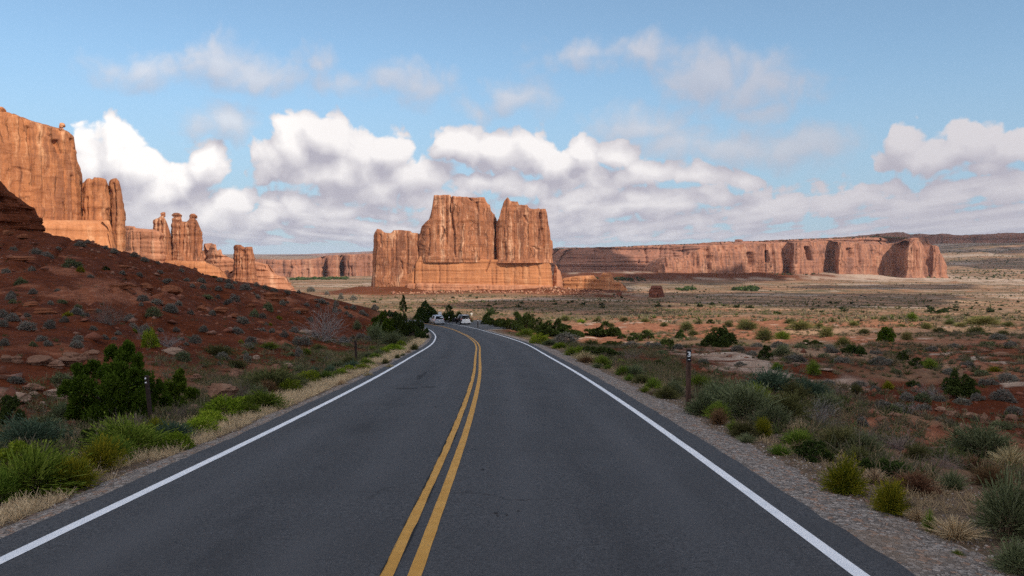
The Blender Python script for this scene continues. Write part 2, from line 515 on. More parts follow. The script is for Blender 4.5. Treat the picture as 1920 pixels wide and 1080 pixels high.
M_asph, nt, b = new_mat('worn_asphalt')
n = N(nt); pos = n.pos()
grain = n.math('ADD', n.math('MULTIPLY', n.noise(pos, 75, 3, .8), .62), n.math('MULTIPLY', n.noise(pos, 24, 3, .75), .38)); speck = n.noise(pos, 42, 2, .6); patch = n.noise(pos, .55, 5, .6); streak = n.noise(n.mapping(pos, (2.6, .10, 1)), 1.0, 4, .6)
col = n.mix(n.ss(grain, .38, .64), (.025, .0255, .028), (.096, .097, .101))
col = n.mix(n.ss(patch, .40, .66, 0, .6), col, (.047, .0475, .050))
col = n.mix(n.ss(streak, .5, .72, 0, .30), col, (.038, .037, .038))
col = n.mix(n.ss(speck, .70, .76, 0, .7), col, (.26, .245, .23))
col = n.mix(n.ss(n.noise(pos, 30, 3, .6), .68, .78, 0, .6), col, (.022, .022, .024))
rda = n.node('ShaderNodeVertexColor', layer_name='lane')
sl_ = n.node('ShaderNodeSeparateColor'); nt.links.new(rda.outputs[0], sl_.inputs[0])
col = n.mix(n.math('MULTIPLY', sl_.outputs[0], n.ss(n.noise(n.mapping(pos, (1, .25, 1)), .8, 4, .6), .3, .65)), col, (.068, .0685, .072))
col = n.mix(n.math('MULTIPLY', sl_.outputs[1], n.ss(n.noise(n.mapping(pos, (1, .3, 1)), 1.3, 4, .65), .40, .68, 0, .75)), col, (.026, .026, .028))
# thin wandering cracks and a few tar-dark spots
wob = n.vmath('ADD', pos, n.vmath('SCALE', n.comb(n.noise(pos, .9, 4, .6), n.noise(n.mapping(pos, (1, 1, 1), (31, 7, 0)), .9, 4, .6), 0.0), scale=1.4))
vor = n.node('ShaderNodeTexVoronoi', feature='DISTANCE_TO_EDGE'); nt.links.new(n.mapping(wob, (.13, .30, .13)), vor.inputs['Vector']); vor.inputs['Scale'].default_value = 1.0
crk = n.math('MULTIPLY', n.ss(vor.outputs['Distance'], .0015, .005, 1, 0), n.ss(n.noise(pos, .21, 3, .5), .54, .62))
col = n.mix(n.math('MULTIPLY', crk, .75), col, (.016, .016, .017))
tar = n.math('MULTIPLY', n.ss(n.noise(n.mapping(pos, (1, .35, 1)), 1.5, 4, .7), .70, .745), .6)
col = n.mix(tar, col, (.028, .028, .030))
nt.links.new(col, b.inputs['Base Color'])
b.inputs['Roughness'].default_value = .86; b.inputs['Specular IOR Level'].default_value = .22
nt.links.new(n.bump(n.math('SUBTRACT', n.math('ADD', grain, n.math('MULTIPLY', speck, .6)), crk), .55, .012), b.inputs['Normal'])


def paint(name, c0, c1, wear):
    m, nt, b = new_mat(name); n = N(nt); pos = n.pos()
    g = n.noise(pos, 60, 3, .75); h = n.noise(pos, 3.2, 4, .6)
    col = n.mix(n.ss(h, .35, .7), c0, c1)
    w = n.ss(n.math('ADD', n.math('MULTIPLY', g, .8), n.math('MULTIPLY', h, .35)), wear, wear + .12)
    col = n.mix(n.math('MULTIPLY', w, .75), col, (.085, .08, .075))
    nt.links.new(col, b.inputs['Base Color']); nt.links.new(n.bump(g, .3, .006), b.inputs['Normal'])
    b.inputs['Roughness'].default_value = .7
    return m


M_white = paint('white_road_paint', (.66, .68, .70), (.78, .79, .80), .66)
M_yell = paint('yellow_road_paint', (.46, .235, .045), (.56, .30, .065), .64)

Vr, me = strip('road', -58, 250, lambda s: -HALF - .0 * s, lambda s: HALF + 0 * s, 0.0, M_asph, .5, .05, 121, lane=True)
road = tag(link('road', me), 'grey two-lane asphalt road running downhill and bending to the left', kind='structure')
_, me = strip('road_edge', 108, 166, lambda s: HALF - .2 + 0 * s, lambda s: HALF + .02 + pull_w(s), -0.004, M_asph, .5, .06, 7, seed=3, lane=True)
tag(link('pullout', me), 'paved pullout on the outside of the bend', kind='structure')
YO = -0.12
for nm, a_, b_, m_ in (('road_marking', -3.59, -3.46, M_white), ('road_marking', 3.45, 3.58, M_white),
                       ('road_marking', YO - .165, YO - .055, M_yell), ('road_marking', YO + .055, YO + .165, M_yell)):
    _, me = strip(nm, -58, 250, a_, b_, 0.004, m_, .5, .006, 2, seed=int(a_ * 10))
    tag(link(nm, me), 'painted line on the road', kind='structure')
# tar-dark joint broken open along the centre lines
M_tar, nt, b = new_mat('crack_filler'); b.inputs['Base Color'].default_value = (.014, .014, .015, 1); b.inputs['Roughness'].default_value = .8
sg = np.arange(3.5, 46, .05)
wd_ = np.clip(.014 * (fbm(sg * 2.2, sg * 0, 4, 5) + .35), 0, .03) * (1 - sstep(24, 46, sg)) + .001
cc = YO - .168 + .016 * fbm(sg * 1.2, sg * 0 + 3, 4, 6)
_, me = strip('road_crack', 3.5, 46, lambda s: np.interp(s, sg, cc - wd_), lambda s: np.interp(s, sg, cc + wd_), .008, M_tar, .05)
tag(link('road_crack', me), 'dark open joint along the yellow line', kind='structure')
cc2 = YO - .052 + .008 * fbm(sg * 1.5, sg * 0 + 9, 4, 8)
wd2_ = np.clip(.010 * (fbm(sg * 1.1, sg * 0 + 20, 4, 15) + .15), 0, .03) * (1 - sstep(24, 46, sg)) + .0008
_, me = strip('road_crack', 3.5, 46, lambda s: np.interp(s, sg, cc2 - wd2_), lambda s: np.interp(s, sg, cc2 + wd2_), .008, M_tar, .05)
tag(link('road_crack', me), 'dark open joint between the yellow lines', kind='structure')

M_grav, nt, b = new_mat('roadside_gravel')
n = N(nt); pos = n.pos()
vor = n.node('ShaderNodeTexVoronoi'); nt.links.new(pos, vor.inputs['Vector']); vor.inputs['Scale'].default_value = 19
vor2 = n.node('ShaderNodeTexVoronoi', feature='DISTANCE_TO_EDGE'); nt.links.new(pos, vor2.inputs['Vector']); vor2.inputs['Scale'].default_value = 19
rv = n.sep(vor.outputs['Color'])
col = n.mix(rv[0], (.14, .118, .10), (.40, .345, .30))
col = n.mix(n.ss(rv[1], .8, .9, 0, .8), col, (.34, .20, .13))
col = n.mix(n.ss(vor2.outputs['Distance'], .0, .12, .85, 0), col, (.035, .028, .024))
col = n.mix(n.ss(n.noise(pos, 1.1, 4, .6), .5, .72, 0, .6), col, (.20, .14, .095))
nt.links.new(col, b.inputs['Base Color'])
nt.links.new(n.bump(n.math('ADD', vor2.outputs['Distance'], n.noise(pos, 30, 3, .6)), .9, .03), b.inputs['Normal'])


def shoulder(side, w0, w1):
    s = np.concatenate([np.arange(-20, 60, .12), np.arange(60, 175, .6)])
    k = np.interp(s, CS, np.arange(len(CS)))
    c = np.stack([np.interp(k, np.arange(len(CS)), CL[:, q]) for q in (0, 1)], -1)
    nn = np.stack([np.interp(k, np.arange(len(CS)), CN[:, q]) for q in (0, 1)], -1)
    nd = 14; t = np.linspace(0, 1, nd)
    w = w0 + w1 * fbm(s / 2.5, s * 0 + side, 4, 44)
    E = (HALF - .08 + (pull_w(s) if side > 0 else 0))[:, None] + w[:, None] * t if side > 0 else HALF - .08 + w[:, None] * t
    X = c[:, None, :] + nn[:, None, :] * (E * side)[..., None]
    zl = land(X[..., 0], X[..., 1])
    Z = zl + .035 + .02 * fbm(X[..., 0] * 6, X[..., 1] * 6, 3, 4) - .10 * t**4
    Z[:, 0] = road_z(s) - .03
    Vv = np.concatenate([X, Z[..., None]], -1)
    f = grid_faces(len(s), nd)
    me = mesh_np('gravel_shoulder', Vv.reshape(-1, 3), [f[:, ::-1] if side > 0 else f], M_grav, True)
    tag(link('gravel_shoulder', me), 'strip of loose grey gravel along the edge of the asphalt', kind='structure')


shoulder(1, 1.15, .5)
shoulder(-1, .62, .3)


# ---- dark scuffs and tar spots on the asphalt
def stain(px, py, wpx, hpx, seed):
    ax, az = ray(px, py); D = np.linspace(5, 120, 4000); X = ax * D; o_, s_ = road_frame(X, D); k = int(np.argmin(np.abs(CAMZ + az * D - road_z(s_)))); d0 = D[k]
    a2, z2 = ray(px, py - hpx / 2); k2 = int(np.argmin(np.abs(CAMZ + z2 * D - road_z(road_frame(a2 * D, D)[1])))); hy = max(.04, abs(D[k2] - d0)); hx = wpx / 2 * d0 / FPX
    t = np.linspace(0, 6.283, 48, endpoint=False); q = 1 + .75 * fbm(np.cos(t) * 2.3 + seed, np.sin(t) * 2.3, 4, seed)
    x = X[k] + hx * np.cos(t) * q; y = d0 + hy * np.sin(t) * np.roll(q, 7)
    z = road_z(road_frame(x, y)[1]) + .006
    V = np.r_[np.c_[x, y, z], [[X[k], d0, float(road_z(s_[k])) + .006]]]
    me = mesh_np('road_stain', V, [np.stack([np.arange(48), (np.arange(48) + 1) % 48, np.full(48, 48)], -1)], M_tar2)
    tag(link('road_stain', me), 'dark stain on the asphalt', kind='structure')


M_tar2, nt, b = new_mat('faded_tar_stain'); b.inputs['Base Color'].default_value = (.030, .030, .032, 1); b.inputs['Roughness'].default_value = .85
for k_, q in enumerate(((791, 703, 10, 7), (787, 709, 7, 5), (797, 699, 5, 3), (760, 728.5, 44, 1.2), (806, 725.5, 26, 1.2), (824, 632, 3, 2), (930, 962, 6, 3), (933, 967, 4, 2), (950, 966, 4, 2), (972, 958, 3, 2), (816, 763, 4, 2), (905, 880, 7, 1.5))): stain(*q, k_ + 3)
# ------------------------------------------------------------------ sandstone
def sandstone(name, base, light, dark, L=10.0, band=.5, varn=.6, lt=.55, crk=0.0):
    """L: size in metres of the main blotches"""
    m, nt, b = new_mat(name); n = N(nt); pos = n.pos()
    k = 1.0 / L
    wob = n.vmath('ADD', pos, n.vmath('SCALE', n.comb(n.noise(pos, k * .8, 3), n.noise(n.mapping(pos, loc=(50, 9, 3)), k * .8, 3), 0.0), scale=L * .5))
    blot = n.noise(n.mapping(wob, (1, 1, .55)), k * .55, 5, .62)
    strk = n.noise(n.mapping(wob, (1, 1, .07)), k * 1.5, 5, .65)          # stains running down the face
    strk2 = n.noise(n.mapping(wob, (1, 1, .05), (70, 30, 0)), k * 2.2, 5, .65)
    bed = n.noise(n.mapping(wob, (.06, .06, 1)), k * 3.0, 5, .65)         # bedding
    fine = n.noise(pos, k * 9, 4, .7)
    col = n.mix(n.ss(blot, .36, .64), base, tuple(.62 * a + .38 * c for a, c in zip(base, dark)))
    col = n.mix(n.math('MULTIPLY', n.ss(strk, .50, .66), n.ss(blot, .62, .40, 0, lt * 1.4), clamp=True), col, light)
    col = n.mix(n.math('MULTIPLY', n.ss(strk2, .50, .60), varn), col, dark)
    strk3 = n.noise(n.mapping(wob, (1, 1, .035), (20, 80, 0)), k * 6.5, 4, .7)
    col = n.mix(n.ss(strk3, .54, .66, 0, varn * .75), col, dark)
    col = n.mix(n.ss(strk3, .44, .34, 0, lt * .6), col, light)
    vrd = n.node('ShaderNodeTexVoronoi', feature='DISTANCE_TO_EDGE'); nt.links.new(n.mapping(wob, (1, 1, .10)), vrd.inputs['Vector']); vrd.inputs['Scale'].default_value = k * 1.3
    crack = n.math('MULTIPLY', n.ss(vrd.outputs['Distance'], .012, .035, crk, 0), n.ss(n.noise(pos, k * .7, 3), .46, .60))
    col = n.mix(n.math('MULTIPLY', crack, .7), col, tuple(.35 * q for q in dark))
    col = n.mix(n.ss(bed, .56, .70, 0, band), col, dark)
    col = n.mix(n.ss(bed, .40, .30, 0, band * .7), col, light)
    col = n.mix(n.ss(fine, .35, .7, 0, .35), col, tuple(x * .62 for x in base))
    nt.links.new(col, b.inputs['Base Color'])
    h = n.math('ADD', n.math('MULTIPLY', bed, .7), n.math('ADD', n.math('MULTIPLY', fine, .30), n.math('ADD', n.math('MULTIPLY', strk, .9), n.math('MULTIPLY', crack, -.8))))
    nt.links.new(n.bump(h, .9, L * .10), b.inputs['Normal'])
    b.inputs['Roughness'].default_value = .95; b.inputs['Specular IOR Level'].default_value = .05
    return m


M_tower = sandstone('varnished_sandstone', (.345, .135, .064), (.62, .36, .22), (.125, .052, .034), 11, .26, .74, .85, .8)
M_wall = sandstone('orange_sandstone', (.39, .152, .064), (.58, .31, .165), (.17, .070, .040), 12, .28, .72, .7, .7)
M_slick = sandstone('pale_orange_slickrock', (.455, .185, .080), (.60, .32, .17), (.27, .105, .05), 13, .32, .45, .55)
M_slick2 = sandstone('pink_orange_slickrock', (.42, .182, .098), (.56, .32, .20), (.25, .10, .058), 9, .4, .45, .5)
M_mesa = sandstone('mesa_sandstone', (.330, .142, .084), (.45, .25, .16), (.15, .078, .062), 24, .30, .75, .6, .6)
M_mesab = sandstone('ledgy_mesa_sandstone', (.30, .128, .082), (.38, .22, .155), (.12, .075, .055), 24, .75, .35, .25)
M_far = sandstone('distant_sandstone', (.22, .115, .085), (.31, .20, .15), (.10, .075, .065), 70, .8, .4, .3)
M_dark = sandstone('dark_red_ledge_rock', (.16, .048, .022), (.22, .085, .045), (.05, .018, .010), 1.1, .75, .3, .2)
M_mud = sandstone('dark_red_mudstone', (.19, .068, .042), (.24, .10, .065), (.085, .034, .024), 6, .8, .2, .2)


def resample(poly, res, rounds=1):
    p = np.asarray(poly, float)
    for _ in range(rounds):                                     # round the corners a little
        q = np.roll(p, -1, 0); p = np.stack([.82 * p + .18 * q, .18 * p + .82 * q], 1).reshape(-1, 2)
    q = np.r_[p, p[:1]]
    s = np.r_[0, np.cumsum(np.hypot(*np.diff(q, axis=0).T))]
    n_ = max(12, int(s[-1] / res)); t = np.linspace(0, s[-1], n_, endpoint=False)
    out = np.stack([np.interp(t, s, q[:, 0]), np.interp(t, s, q[:, 1])], -1)
    a = out[:, 0] * np.roll(out[:, 1], -1) - np.roll(out[:, 0], -1) * out[:, 1]
    if a.sum() < 0: out = out[::-1]
    return out, s[-1]


def rock(name, plan, zb, top, mat, parent=None, res=1.0, resz=None, batter=.03, flare=(0, 1), bed=.5, bedT=4.0, flute=1.0, fluteL=9.0,
         slab=.8, slabL=14.0, feats=(), seed=0, joints=1.0, spine=None, capn=.6, rings=9, rim=.35, rounds=1, rimh=.93):
    p, per = resample(plan, res, rounds)
    n_ = len(p)
    tg = np.roll(p, -1, 0) - np.roll(p, 1, 0); tg /= np.hypot(*tg.T)[:, None] + 1e-9
    nor = np.stack([tg[:, 1], -tg[:, 0]], -1)
    for _ in range(3): nor = (np.roll(nor, 1, 0) + 2 * nor + np.roll(nor, -1, 0)) / 4
    nor /= np.hypot(*nor.T)[:, None] + 1e-9
    if spine is None:
        c = p.mean(0); u, sv, vt = np.linalg.svd(p - c, full_matrices=False); ax = vt[0]
        pr = (p - c) @ ax; hw = np.abs((p - c) @ vt[1]).max()
        e = max(0, min(pr.max(), -pr.min()) - hw)
        spine = (c - ax * e, c + ax * e)
    a, b_ = np.asarray(spine[0], float), np.asarray(spine[1], float)
    d = b_ - a; L2 = max(d @ d, 1e-9)
    tt = np.clip(((p - a) @ d) / L2, 0, 1); sp = a + tt[:, None] * d
    topz = top(p[:, 0], p[:, 1])
    M = max(6, int((topz.max() - zb) / (resz or res)))
    t = np.linspace(0, 1, M)
    Z = zb + (topz - zb)[:, None] * t[None]
    s = np.arange(n_) * per / n_
    X = p[:, 0][:, None] + 0 * Z; Y = p[:, 1][:, None] + 0 * Z
    # seamless noise: use world position along the face
    W = (p @ np.array([.83, .56]))[:, None] + 0 * Z
    W2 = (p @ np.array([-.56, .83]))[:, None] + 0 * Z
    off = -batter * (Z - zb)
    off += flare[0] * np.clip(1 - (Z - zb) / flare[1], 0, 1)**2
    st = fbm(Z / bedT + .15 * W / bedT * .1, W / (bedT * 22) + seed, 4, seed + 1)
    off += bed * np.tanh(st * 4)
    rg = np.abs(fbm(W / fluteL + W2 / fluteL, Z / (fluteL * 3.2) + .2 * W2 / fluteL, 4, seed + 2))
    off += flute * (1 - 2.4 * rg)
    sl = vn2(W / slabL + .3 * W2 / slabL, Z / (slabL * 1.8) + seed, seed + 3) + .45 * vn2(W / slabL * 2.3, Z / (slabL * .9) + 3, seed + 4)
    off += slab * (np.round(sl * 4) / 4 - .7)
    sl2 = vn2(W / (slabL * .36) + .3 * W2 / slabL + 11, Z / (slabL * .5) + seed, seed + 23)
    off += .45 * slab * (np.round(sl2 * 3) / 3 - .5)
    off += .26 * flute * fbm(W / (fluteL * .22), Z / (fluteL * .22), 3, seed + 6)
    if joints:
        rj = np.random.default_rng(seed + 900)
        nj = int(per / (fluteL * .85)); hz = topz.max() - zb
        for s0_, zc, hl, wj, dj in zip(rj.uniform(0, per, nj), rj.uniform(.25, 1.05, nj), rj.uniform(.12, .6, nj), rj.uniform(.7, 1.5, nj), rj.uniform(.6, 2.6, nj)):
            sc_ = s0_ + fluteL * .12 * fbm(Z[:1] / (fluteL * 1.2), Z[:1] * 0 + s0_, 3, seed + 31)
            ds = np.abs((s[:, None] - sc_ + per / 2) % per - per / 2)
            msk = ds.min(1) < 4 * wj * res
            zz_ = np.abs((Z[msk] - zb) / hz - zc) / hl
            off[msk] -= joints * dj * flute * np.exp(-(ds[msk] / (wj * res))**2) * (1 - sstep(.8, 1, zz_))
        for z0_, a0_ in zip(rj.uniform(.15, .98, 7), rj.uniform(.2, .7, 7)):
            zl = zb + hz * z0_ + .6 * res * fbm(W / (fluteL * 2), W2 / (fluteL * 2), 3, seed + 41)
            off -= joints * a0_ * bed * .8 * np.exp(-((Z - zl) / (.75 * (resz or res)))**2) * sstep(-.15, .1, fbm(W / (fluteL * 3) + z0_ * 50, W2 / (fluteL * 3), 2, seed + 43))
    px = 960 + FPX * X / np.maximum(Y, 1); py = 475 - FPX * (Z - CAMZ) / np.maximum(Y, 1)
    front = ((nor * -p).sum(1) / np.hypot(*p.T) > .05)[:, None]
    for f in feats:
        x0, y0, x1, y1, w_, dep = f
        k = np.clip((py - y0) / max(y1 - y0, 1e-6), 0, 1)
        xc = x0 + (x1 - x0) * k + .5 * w_ * fbm(py / 9, py * 0 + x0, 3, 13)
        inside = sstep(y0 - 2, y0 + 1, py) * (1 - sstep(y1 - 1, y1 + 2, py))
        off -= dep * np.exp(-np.abs((px - xc) / w_)**2.6) * inside * front
    off -= rim * 2.2 * sstep(rimh, 1, t)[None]**2
    off[:, -1] -= rim
    X = X + nor[:, 0][:, None] * off; Y = Y + nor[:, 1][:, None] * off
    rows = [np.stack([X, Y, Z], -1)]
    e = rows[0][:, -1]
    for k in range(1, rings + 1):
        q = k / rings
        xy = e[:, :2] * (1 - q) + sp * q
        zz = top(xy[:, 0], xy[:, 1]) + capn * fbm(xy[:, 0] / (6 * res), xy[:, 1] / (6 * res), 3, seed + 8) * min(1, q * 3) - .0 * q
        zz = np.minimum(zz, topz + 2 + 30 * q) if k == 1 else zz
        rows.append(np.concatenate([xy, zz[:, None]], -1)[:, None])
    V = np.concatenate(rows, 1); m_ = V.shape[1]
    me = mesh_np(name, V.reshape(-1, 3), [grid_faces(n_, m_, wrap=True)], mat, False)
    return link(name, me, parent)


def sky_top(pts, D=None, seed=0, jit=.5, cell=5.0):
    """top height from a skyline in photo pixels, broken into blocks"""
    pts = np.array(pts, float)
    def f(x, y):
        px = 960 + FPX * x / np.maximum(y, 1)
        py = np.interp(px, pts[:, 0], pts[:, 1])
        yy = D if D is not None else y
        z = CAMZ + (475 - py) / FPX * yy
        return z + jit * (np.round(vn2(x / cell, y / cell, seed) * 3) / 3 - .5) * 2
    return f


def flat(z, jit=.3, cell=4, seed=0):
    return lambda x, y: z + jit * fbm(x / cell, y / cell, 3, seed) + 0 * x


def plan_px(pts):
    return [((px - 960) / FPX * D, D) for px, D in pts]


# ---- the big butte in the middle
D = 1000
butte = tag(empty('sandstone_butte', (-40, 1040, -52)), 'huge sunlit orange sandstone butte with three blocky towers, straight ahead beyond the bend', 'butte')
org = Vector(butte.location)


def sub(o, par):
    o.parent = par; o.matrix_parent_inverse = Matrix.Translation(-Vector(par.location)); return o


sk_main = [(780, 446), (786, 439), (790, 425), (800, 415), (810, 409), (811.5, 386), (814, 366.5), (830, 366), (845, 366), (846.5, 371), (849, 368), (876, 369.5), (878, 371), (909, 370.5),
           (911, 380), (919, 385), (921, 398), (928, 401), (931, 417), (936, 430)]
sub(rock('tower', plan_px([(784, 1012), (800, 1003), (846, 1001), (890, 1003), (929.5, 1007), (930, 1050), (915, 1082), (800, 1080), (783, 1050)]), zrow(492, D), sky_top(sk_main, D, 3, .7),
         M_tower, None, .85, .8, .012, (0, 1), .42, 9, 1.15, 15, 2.1, 17,
         [(846, 371, 844, 398, 1.3, 5), (846, 398, 852, 440, 1.6, 4), (851, 440, 853, 484, 2.2, 4.5), (829, 425, 836, 445, 2.5, 2), (894, 380, 896, 398, 2, 3), (879, 372, 885, 377, 2.5, 2.5),
          (860, 458, 858, 484, 2.6, 2.2), (806, 430, 804, 480, 1.5, 1.5)], 1), butte)
sk_right = [(926, 425), (932, 417), (936, 409), (940, 392), (942.5, 384), (945, 377), (949, 376), (950.5, 370.5), (953, 370.5), (954.5, 376), (957, 377.5), (971, 378.5), (973, 386), (976, 384.5), (988, 385), (992, 391),
            (1007, 393), (1010, 390), (1014, 393), (1017, 391), (1023, 391), (1026, 404), (1028, 415), (1031, 440), (1034, 460)]
sub(rock('tower', plan_px([(931.2, 1004), (950, 999), (990, 1000), (1020, 1006), (1032.5, 1018), (1033, 1060), (1015, 1078), (935, 1078), (931, 1040)]), zrow(493, D), sky_top(sk_right, D, 5, .6),
         M_tower, None, .85, .8, .006, (1.5, 10), .42, 9, 1.15, 14, 2.0, 15,
         [(1012, 400, 1016, 430, 1.6, 4.5), (1016, 430, 1024, 486, 2.0, 4), (984, 405, 986, 415, 2.5, 3), (1000, 463, 1010, 469, 4, 1.6), (945, 455, 944, 485, 4, 1.8), (963, 420, 964, 485, 1.2, 1.2)], 2), butte)
sk_left = [(695, 440), (705, 429), (713, 430), (718, 436.5), (736, 437.5), (738, 432), (752, 431.5), (769, 433.5), (772, 437.5), (784, 437), (790, 441), (800, 445)]
sub(rock('tower', plan_px([(699, 1026), (705, 1018), (745, 1014), (786, 1010), (800, 1020), (800, 1085), (705, 1082), (698, 1062)]), zrow(556, 1016), sky_top(sk_left, 1016, 7, .5),
         M_tower, None, .85, .8, .045, (3, 14), .42, 9, 1.0, 13, 1.8, 15,
         [(752, 490, 753, 505, 2, 2.5), (711, 440, 713, 462, 2, 2)], 3), butte)
sub(rock('base', plan_px([(757, 1012), (775, 1005), (840, 1000.5), (930, 1001), (1000, 999.5), (1031, 1005), (1036.5, 1020), (1036, 1085), (780, 1088), (757, 1050)]), zrow(560, D),
         lambda x, y: CAMZ + (475 - np.interp(960 + FPX * x / y, [757, 772, 778, 786, 850, 920, 1000, 1034], [516, 512, 494, 481, 483.5, 487, 489, 490])) / FPX * D + .3 * fbm(x / 3, y / 3, 3, 3),
         M_slick, None, .9, .8, .07, (3, 16), .45, 3.5, .6, 14, .6, 20,
         [(919, 486, 911, 510, 1.3, 3.5), (776, 495, 775, 550, 1.2, 3.5), (1010, 500, 1014, 520, 1, 1.5)], 4, rim=.15), butte)
sub(rock('base', plan_px([(755.5, 1006), (790, 999), (860, 995), (960, 995), (1034, 999), (1046, 1012), (1045, 1090), (770, 1092), (755, 1040)]), zrow(568, D),
         lambda x, y: CAMZ + (475 - np.interp(960 + FPX * x / y, [755, 776, 780, 850, 950, 1034, 1048], [533, 533, 532, 533, 535, 536, 545])) / FPX * 985 + .4 * fbm(x / 4, y / 4, 3, 6),
         M_slick2, None, .9, .8, .12, (5, 8), .6, 2.5, .6, 8, .6, 9, [(776, 530, 776, 560, 1.2, 4)], 5, rim=.8), butte)

# ---- tall cliff on the left
cliff = tag(empty('sandstone_cliff', (-440, 640, -30)), 'tall sunlit orange cliff wall rising behind the red hillside, balanced rock on its rim', 'cliff')
sk_cl = [(-400, 180), (-120, 196), (-20, 205), (0, 211), (20, 213), (40, 220), (65, 230), (90, 237), (110, 243), (122, 245), (135, 251), (148, 262), (151.5, 272), (151, 285), (155, 312), (161, 322), (166, 345), (170, 420)]
sub(rock('wall', plan_px([(-300, 545), (-150, 562), (0, 596), (60, 610), (100, 622), (140, 634), (153, 646), (160, 690), (120, 740), (-60, 720), (-300, 640)]), -20, sky_top(sk_cl, None, 13, .8, 7), M_wall, None,
         1.0, 1.0, .006, (4, 20), .45, 10, 1.3, 20, 2.4, 22,
         [(59, 240, 66, 352, 1.5, 5), (27, 250, 28, 400, 1.8, 1.5), (110, 265, 117, 290, 5, 4), (138, 330, 138, 412, 1.6, 4), (145, 262, 150, 282, 3, 3), (100, 255, 107, 275, 4, 2), (35, 315, 63, 322, 9, 1.0), (152, 290, 151, 330, 1.5, 3)], 11,
         spine=[((-150 - 960) / FPX * 630, 630), ((110 - 960) / FPX * 680, 680)]), cliff)
sub(rock('wall', plan_px([(157, 645), (166, 641), (185, 644), (206, 652), (208, 690), (158, 690)]), -18, sky_top([(150, 352), (163, 341), (166, 337), (172, 336), (177, 340), (180, 335.5), (190, 334.5), (203, 336), (207, 346), (209, 370)], 648, 15, .6), M_wall, None,
         .9, .9, .0, (2, 20), .5, 6, 1.3, 7, 1.2, 10, [(178, 345, 176, 412, 1.6, 3.5), (167, 370, 165, 412, 1.6, 4), (196, 340, 196, 410, 1.2, 1.2)], 12), cliff)
sub(rock('wall', plan_px([(209.5, 664), (214, 657), (226, 657), (234, 664), (235, 690), (211, 690)]), -18, sky_top([(207, 345), (210, 338), (214, 336.5), (222, 336), (227, 341), (231, 355), (234, 380), (236, 415)], 660, 16, .4), M_wall, None,
         .8, .8, .0, (2, 20), .5, 6, .8, 6, .9, 8, [(216, 345, 220, 405, 2, 3)], 14), cliff)
sub(rock('base', plan_px([(-300, 500), (0, 552), (120, 596), (180, 612), (236, 626), (244, 642), (247, 700), (-300, 680)]), -62,
         lambda x, y: CAMZ + (475 - np.interp(960 + FPX * x / y, [-300, 80, 235, 240, 247, 252], [415, 413, 413.5, 416, 432, 450])) / FPX * y + .4 * fbm(x / 6, y / 6, 3, 7),
         M_slick, None, 1.0, .9, .16, (10, 40), .6, 4.5, .6, 22, .7, 25, (), 17, rim=1.0, spine=[((-100 - 960) / FPX * 620, 620), ((200 - 960) / FPX * 675, 675)]), cliff)


def boulder(name, c, s, mat, seed=0, parent=None, rough=.28, sub_=4, flat_b=False, strata=0.0, rotz=None):
    """an irregular rock, size s (full extents), centred at c"""
    bm = bmesh.new(); bmesh.ops.create_icosphere(bm, subdivisions=sub_, radius=.5)
    v = np.array([q.co[:] for q in bm.verts]); nn = v / np.linalg.norm(v, axis=1)[:, None]
    r0 = np.random.default_rng(seed + 100)
    q = v.copy()
    for _ in range(9):                                          # knock flat facets off it
        d_ = r0.normal(size=3); d_[2] *= .7; d_ /= np.linalg.norm(d_); lim = r0.uniform(.27, .44)
        h = q @ d_; q -= np.outer(np.clip(h - lim, 0, None) * .92, d_)
    o = rough * .35 * fbm(nn[:, 0] * 2.2 + seed, nn[:, 1] * 2.2 + nn[:, 2] * 3.1, 4, seed)
    q *= (1 + o)[:, None]
    if strata:
        q[:, :2] *= (1 + strata * np.tanh(3 * fbm(q[:, 2] * 7 + seed, q[:, 0] * .6, 3, seed + 2)))[:, None]
    q /= (q.max(0) - q.min(0)); q -= (q.max(0) + q.min(0)) / 2
    q *= np.array(s)
    th = r0.uniform(0, 6.28) if rotz is None else rotz
    for vv, co in zip(bm.verts, q): vv.co = co
    me = bm_mesh(name, bm, mat, False)
    o = link(name, me, None, c); o.rotation_euler[2] = th if rotz is None else rotz
    if parent is not None: sub(o, parent)
    return o


def top_rock(name, px, py, wpx, hpx, D, mat, seed, **kw):
    c = P(px, py, D); k = D / FPX
    return boulder(name, c, (wpx * k, wpx * k * .9, hpx * k), mat, seed, rotz=0.0, **kw)


o = top_rock('balanced_rock', 116.5, 235.5, 12, 11, 632, M_wall, 3, rough=.5); tag(o, 'round balanced rock perched on the rim of the tall left cliff', 'rock')
o = top_rock('rim_rock', 0, 206, 18, 12, 600, M_wall, 5, rough=.5); tag(o, 'knobbly rock on the highest rim of the tall left cliff', 'rock')
for q in ((112, 243, 6, 5, 630), (117.5, 243.5, 5, 7, 632)): sub(top_rock('rock_pedestal', *q, M_wall, 9, rough=.5), cliff)

